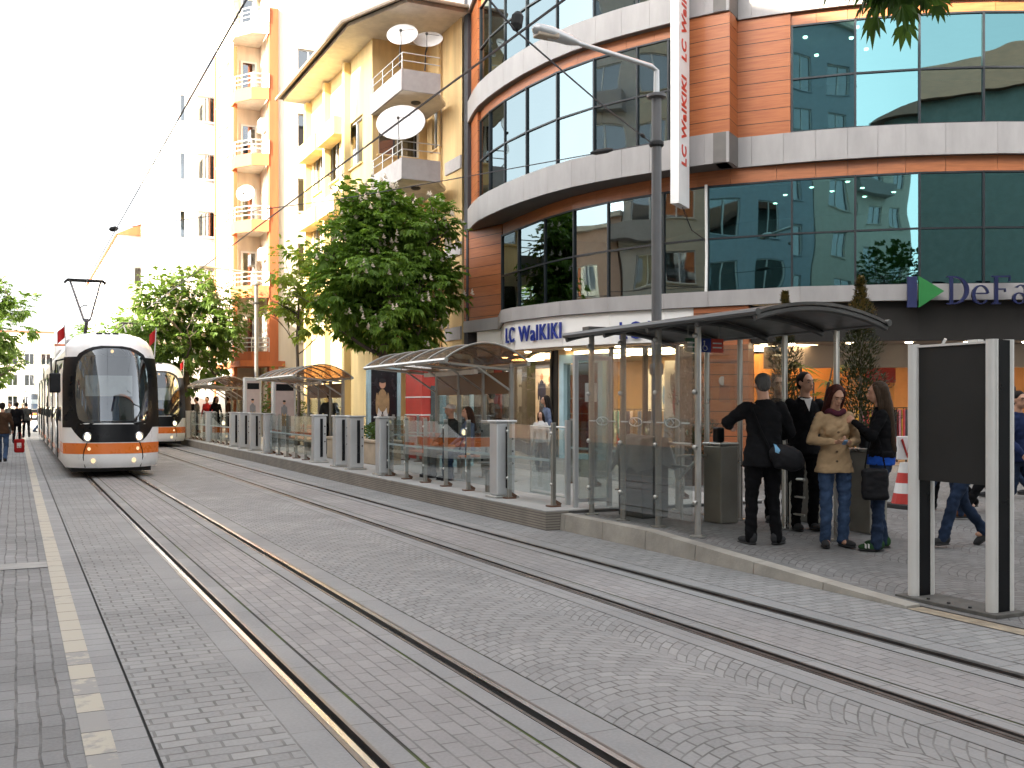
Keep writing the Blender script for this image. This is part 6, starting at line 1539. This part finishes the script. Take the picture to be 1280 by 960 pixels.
        so_ = MB(); so_.ell(base + d * .058 * k + up * .013 * k, (.048 * k, .14 * k, .016 * k), 14, 6, M); so_.build('sole', m_trub, t_, 'all', world=False)
    if face:
        for s in (-1, 1):
            mb = MB(); mb.ell(hp(s * .031 * hs, .0835, .004), (.0115 * k, .006 * k, .0052 * k), 10, 8, HM); e_ = mb.build('eye', m_eye, r, 'all', world=False)
            mb = MB(); mb.ell(hp(s * .031 * hs, .0885, .004), (.0062 * k, .003 * k, .0055 * k), 8, 6, HM); mb.build('iris', m_iris, e_, 'all', world=False)
            mb = MB(); mb.tube([hp(s * .014, .094, .026), hp(s * .031, .095, .031), hp(s * .05, .082, .026)], [.003 * k, .0045 * k, .003 * k], 6); mb.build('eyebrow', m_hair[hair], r, world=False)
        mb = MB(); mb.tube([hp(-.02, .096, -.062), hp(0, .103, -.0605), hp(.02, .096, -.062)], [.003 * k, .006 * k, .003 * k], 6); mb.build('mouth', m_lip, r, world=False)
    if collar is not None:
        mb = MB(); c0 = Vector(U(1.47, .012)); mb.tube([c0 + Vector((.062 * math.cos(R(a)), .058 * math.sin(R(a)), .022 * math.cos(R(a - 90)) * -1)) * k for a in range(0, 360, 24)], .016 * k, 6, closed=True); mb.build('collar', collar, r, world=False)
    return r
def spot(px, z):      # ground point at image column px and depth z
    a, b = ray(px); return z * a, z * b
c_black = fabric('black', (.0055, .0055, .0065)); c_char = fabric('charcoal', (.009, .0092, .0105)); c_navy = fabric('navy', (.016, .026, .075)); c_jean = fabric('jean', (.05, .085, .16), .3); c_jeand = fabric('dark_jean', (.022, .036, .07), .3)
c_beige = fabric('beige', (.42, .29, .165), .12); c_brown = fabric('brown', (.07, .038, .022)); c_blue = fabric('royal', (.015, .08, .42)); c_white = fabric('white', (.62, .6, .58), .1); c_grey = fabric('grey', (.13, .13, .13)); c_red = fabric('red', (.36, .02, .02)); c_slate = fabric('slate', (.13, .16, .24)); c_dgrey = fabric('dark_grey', (.035, .037, .036))
AWAY = -TH; TO = math.pi - TH
# man with the shoulder bag, back to the viewer
x, y = spot(955, 10.75); P1 = (x, y, gz(y))
person(P1, AWAY + .05, 1.79, 'man in black jacket seen from behind, with a shoulder bag, at the turnstile', c_char, c_black, 'grey', bulk=1.12, hem=.80, vox=.011, lean=.03, head_tilt=.25, face=False,
       J=dict(elL=(-.36, .1, 1.25), wrL=(-.26, .34, 1.2), elR=(.3, .06, 1.14), wrR=(.2, .28, 1.08), kneeL=(-.12, .03, .5), ankL=(-.14, -.01, .09), ankR=(.12, -.02, .09), toeL=(-.5, 1), toeR=(.75, .75)))
bg_ = empty('shoulder_bag', (x, y, gz(y) + .98), 'black shoulder bag with light blue patch, slung behind the man in black jacket', 'bag', None, AWAY + .05)
mb = MB()
mb.ell((.17, -.23, -.06), (.2, .085, .13), 20, 12, Matrix.Rotation(R(22), 3, 'Y')); mb.box(.03, .32, -.29, -.17, -.17, .02, .04); fuse(mb, 'bag_body', fabric('bag_black', (.014, .014, .016), .2, .5), bg_, .012, 3, .008)
mb = MB(); mb.grid(lambda a, b: (.03 + .15 * a, -.305 + .05 * (a - .45) ** 2 * 2 + .06 * (b ** 3), .0 + .085 * b - .06 * a + .0), 8, 6); mb.build('blue_patch', fabric('sky_blue', (.2, .42, .62), .25), bg_, 'all', world=False)
mb = MB(); mb.tube([(.0, -.2, .02), (-.08, -.168, .2), (-.16, -.13, .42), (-.14, -.02, .5), (-.07, .1, .42)], .017, 6); mb.tube([(.3, -.2, -.02), (.27, -.08, .05)], .017, 6); mb.build('strap', c_black, bg_, world=False)
# man half hidden behind him
x, y = spot(973, 12.3); person((x, y, gz(y)), TO - .35, 1.76, 'dark-clothed man with black hair, mostly hidden behind the man with the shoulder bag', c_black, c_black, 'dark', vox=.012, head_turn=.25)
# guard
x, y = spot(1006, 11.75); person((x, y, gz(y)), TO + .12, 1.80, 'guard in a black uniform with white shirt collar and a round chest badge', c_black, c_black, 'dark', vox=.0105, head_turn=.3, hem=.84, collar=c_white, J=dict(elL=(-.26, -.08, 1.15), wrL=(-.14, -.16, .98), elR=(.26, -.08, 1.15), wrR=(.14, -.16, .98)))
gd = [o for o in bpy.data.objects if o.get('label', '').startswith('guard')][0]
mb = MB(); mb.lathe((-.09, .125, 1.28), [(.0, .0), (.032, .001), (.034, -.012)], 16, 'Y'); bd = mb.build('badge', pm('badge_pale', (.35, .4, .45), .6), gd, world=False)
mb = MB(); mb.box(-.1, -.08, .1285, .131, 1.265, 1.295); mb.build('badge_mark', c_navy, bd, world=False)
mb = MB(); mb.add([(-.045, .085, 1.50), (.045, .085, 1.50), (0, .128, 1.36)], [(0, 1, 2)]); mb.add([(-.045, .083, 1.50), (.045, .083, 1.50), (0, .123, 1.36)], [(2, 1, 0)]); mb.build('shirt', c_white, gd, world=False)
# woman in the beige coat
x, y = spot(1043, 10.7); person((x, y, gz(y)), TO + .1, 1.70, 'woman in a beige short coat and jeans, looking down at something in her hands', c_beige, c_jean, 'red', vox=.0095, female=True, long_hair=.16, head_tilt=.5, hem=.80, coat_flare=.025, trouser_r=1.02, bulk=1.06, curl=.7,
       J=dict(elL=(-.255, -.03, 1.14), wrL=(-.085, .2, 1.12), elR=(.255, -.03, 1.14), wrR=(.085, .2, 1.13), handL=(.7, .45, .05), handR=(-.7, .45, .05), toeL=(-.35, 1), toeR=(.3, 1)))
wm = [o for o in bpy.data.objects if o.get('label', '').startswith('woman in a beige')][0]
mb = MB()
mb.tube([(.085 * math.cos(R(a)), .02 + .075 * math.sin(R(a)), 1.405 + .015 * math.sin(R(a * 3))) for a in range(0, 360, 15)], .03, 8, closed=True); mb.build('scarf', fabric('plum', (.09, .025, .04)), wm, 'all', world=False)
mb = MB()
for z in (.9, 1.0, 1.1, 1.2): mb.lathe((.03, .137 if z < 1.15 else .175, z), [(0, .004), (.012, .003), (.012, -.01)], 10, 'Y')
mb.build('coat_button', pm('button_brown', (.1, .06, .03), .4), wm, world=False)
ph = empty('phone', (x - .24 * math.sin(TO + .1) * 0, y, gz(y) + 1.1), 'small blue phone held by the woman in the beige coat', 'phone', None, TO + .1)
mb = MB(); mb.obox((0, .262, .0), (.018, 0, 0), (0, .03, .02), (0, -.004, .006)); mb.build('phone_body', pm('phone_blue', (.12, .25, .42), .3), ph, world=False)
# woman with long hair
x, y = spot(1101, 10.62); person((x, y, gz(y)), R(48), 1.74, 'woman with long dark hair in a black top with blue hem, jeans and green trainers', c_black, c_jeand, 'mid', vox=.0095, female=True, long_hair=.42, hem=.96, shoes=fabric('green_shoe', (.03, .075, .03), .3), bulk=1.05, head_tilt=.1, curl=.6,
       J=dict(elL=(-.24, .1, 1.18), wrL=(-.1, .27, 1.33), elR=(.22, .1, 1.16), wrR=(.06, .28, 1.3), ankL=(-.16, .05, .09), ankR=(.12, -.03, .09), toeL=(-.2, 1), toeR=(.15, 1)))
lw = [o for o in bpy.data.objects if o.get('label', '').startswith('woman with long')][0]
mb = MB(); loft(mb, [(0, 0, z, .176, .14) for z in (.875, .9, .95, .985)], 24); fuse(mb, 'blue_hem', c_blue, lw, .011, 2, .006)
for s in (-1, 1):
    mb = MB()
    for q in (0, .03): mb.obox((s * .14 + (-.05 if s < 0 else .0) + s * .035 * 0 + .0, .08 + q + (.05 if s < 0 else -.03), .055), (.05, 0, 0), (0, .008, .003), (0, .0, .02))
    mb.build('shoe_stripe', c_white, lw, world=False)
hb = empty('handbag', (x, y, gz(y) + .8), 'black handbag hanging at the hip of the long-haired woman', 'bag', None, R(48))
mb = MB(); mb.box(-.3, -.19, -.06, .2, -.27, .05, .03); fuse(mb, 'bag_body', MATS['cloth_bag_black'], hb, .012, 3, .01)
mb = MB(); mb.tube([(-.245, -.03, .04), (-.225, .02, .3), (-.19, .07, .5), (-.23, .13, .3), (-.245, .17, .04)], .009, 6); mb.build('handle', c_black, hb, world=False)
# right edge and behind the board
W1 = dict(kneeL=(-.1, .18, .52), ankL=(-.1, .3, .12), kneeR=(.1, -.02, .5), ankR=(.1, -.28, .16), elL=(-.25, -.12, 1.15), wrL=(-.24, -.1, .92), elR=(.25, .04, 1.14), wrR=(.24, .22, .96))
W2 = dict(kneeR=(.1, .16, .52), ankR=(.1, .24, .1), kneeL=(-.1, .0, .5), ankL=(-.1, -.26, .15), elR=(.25, -.1, 1.15), wrR=(.24, -.06, .92), elL=(-.25, .04, 1.14), wrL=(-.24, .2, .95))
x, y = spot(1272, 12.2); person((x, y, gz(y)), TO + .55, 1.63, 'dark-haired man in a navy blue jacket walking at the right edge of the picture', c_navy, c_jeand, 'dark', vox=.011, J=W1, head_turn=-.3)
x, y = spot(1206, 10.9); person((x, y, gz(y)), R(70), 1.70, 'walking person in dark trousers, nearest one behind the advertising board', c_black, c_jeand, 'dark', vox=.015, J=W1, face=False)
x, y = spot(1172, 12.9); person((x, y, gz(y)), R(-110), 1.70, 'walking person in blue jeans and brown shoes, left one behind the advertising board', c_navy, c_jeand, 'dark', vox=.015, J=W2, face=False, shoes=fabric('brown_shoe', (.12, .05, .025)))
x, y = spot(1190, 13.6); person((x, y, gz(y)), R(75), 1.68, 'walking person in a red top and black trousers, farthest behind the advertising board', c_red, c_black, 'dark', vox=.016, J=W2, face=False, hem=.84)
x, y = spot(1226, 13.4); person((x, y, gz(y)), R(-100), 1.70, 'walking person in a dark grey coat, right one behind the advertising board', c_dgrey, c_black, 'dark', vox=.016, J=W1, face=False, hem=.74)
x, y = spot(1262, 15.5); person((x, y, gz(y)), R(60), 1.72, 'brown-jacketed person walking behind the man in the navy jacket', c_brown, c_jeand, 'dark', vox=.016, J=W2, face=False)
# shop front and bench
x, y = spot(683, 22.3); person((x, y, .2), R(75), 1.62, 'woman with dark tied hair in a blue-grey top by the lit shop window', c_slate, c_black, 'dark', female=True, long_hair=.2, vox=.016)
x, y = spot(676, 21.2); person((x, y, .2), TO - .3, 1.28, 'dark-haired child in a white top by the lit shop window', c_white, c_dgrey, 'dark', female=True, long_hair=.1, vox=.016)
SIT = dict(hip=(0, 0, .58), hipL=(-.1, .02, .54), hipR=(.1, .02, .54), kneeL=(-.13, .42, .5), kneeR=(.13, .42, .5), ankL=(-.12, .42, .09), ankR=(.12, .42, .09), elL=(-.25, .06, 1.16), wrL=(-.12, .3, 1.02), elR=(.25, .06, 1.16), wrR=(.12, .3, 1.02))
person((7.42, 17.95, PZ), R(90), 1.74, 'man in a white cap and dark jacket seated on the nearest shelter bench', c_dgrey, c_grey, 'grey', cap=c_white, J=SIT, sit=True, vox=.014, hem=.93)
person((7.42, 17.15, PZ), R(90), 1.68, 'seated brown-haired woman on the bench to the right of the man in the white cap', c_slate, c_jeand, 'brown', J=SIT, sit=True, female=True, long_hair=.14, vox=.014, hem=.93)
x, y = spot(614, 21.2); person((x, y, .2), R(20), 1.72, 'person in a brown jacket standing behind the nearest arched shelter', c_brown, c_dgrey, 'dark', vox=.017)
# left pavement
x, y = spot(3, 28.2); person((x, y, 0), R(-6), 1.68, 'man in a brown leather jacket and jeans walking away at the left edge', c_brown, c_jean, 'dark', vox=.016, J=W1, face=False)
rb = empty('shopping_bag', (x + .42, y + .02, .55), 'red and white shopping bag carried by the man in the brown jacket', 'bag')
mb = MB(); mb.box(-.13, .13, -.07, .07, -.25, .12, .02); fuse(mb, 'bag_body', c_red, rb, .02, 2, .015)
mb = MB(); mb.box(-.06, .05, -.078, -.0705, -.12, .02); mb.build('white_print', c_white, rb, world=False)
mb = MB(); mb.tube([(-.07, 0, .12), (-.04, 0, .3), (.04, 0, .3), (.07, 0, .12)], .008, 5); mb.build('handle', c_red, rb, world=False)
for i, (px, z, rz, top, lg, lb) in enumerate(((21, 42.0, -.05, c_black, c_black, 'man in a black coat walking away, right of the brown-jacketed man'), (33, 50, .1, c_dgrey, c_black, 'dark-clothed person walking away beyond the man in the black coat'),
                                        (49, 60, R(-80), c_navy, c_jean, 'person in blue jeans crossing the street left of the tram'), (12, 55, 2.9, c_grey, c_dgrey, 'grey-clothed person coming along the left pavement'), (28, 68, 3.0, c_brown, c_black, 'farthest person on the left pavement, in brown'))):
    x, y = spot(px, z); person((x, y, 0), rz, 1.74, lb, top, lg, 'dark', vox=.02, J=W1 if i % 2 else W2, face=False, fingers=False)
# waiting passengers on the far platform
for i, (px, X, top, lb) in enumerate(((237, 7.4, c_black, 'black-clothed passenger nearest the second tram on the far platform'), (246, 7.3, c_grey, 'grey-clothed passenger on the far platform'), (259, 7.2, c_red, 'passenger in a red top on the far platform'), (270, 7.2, c_black, 'long-haired passenger in black right of the one in red'), (286, 7.6, c_brown, 'passenger in brown under the small distant shelter'), (412, 7.9, c_dgrey, 'dark-clothed passenger under the middle arched shelter'))):
    x, y = atX(px, X); person((x, y, PZ), R((i * 67) % 360), 1.72, lb, top, c_black, 'dark' if i != 4 else 'brown', vox=.02, face=False, fingers=False, female=i in (2, 3), long_hair=.15 if i == 3 else 0)
# cafe parasols at the far left
for i, (x, y, lb) in enumerate(((-2.6, 52, 'pale cafe parasol at the left edge under the street tree'), (-2.0, 70, 'pale cafe parasol farther along the left pavement'))):
    u = empty('parasol', (x, y, 0), lb, 'parasol'); mb = MB(); mb.lathe((x, y, 0), [(1.5, 2.25), (1.5, 2.35), (.75, 2.62), (.02, 2.85)], 8); mb.build('canopy', m_paper, u); mb = MB(); mb.tube([(x, y, 0), (x, y, 2.8)], .03, 6); mb.build('pole', m_wfr, u)
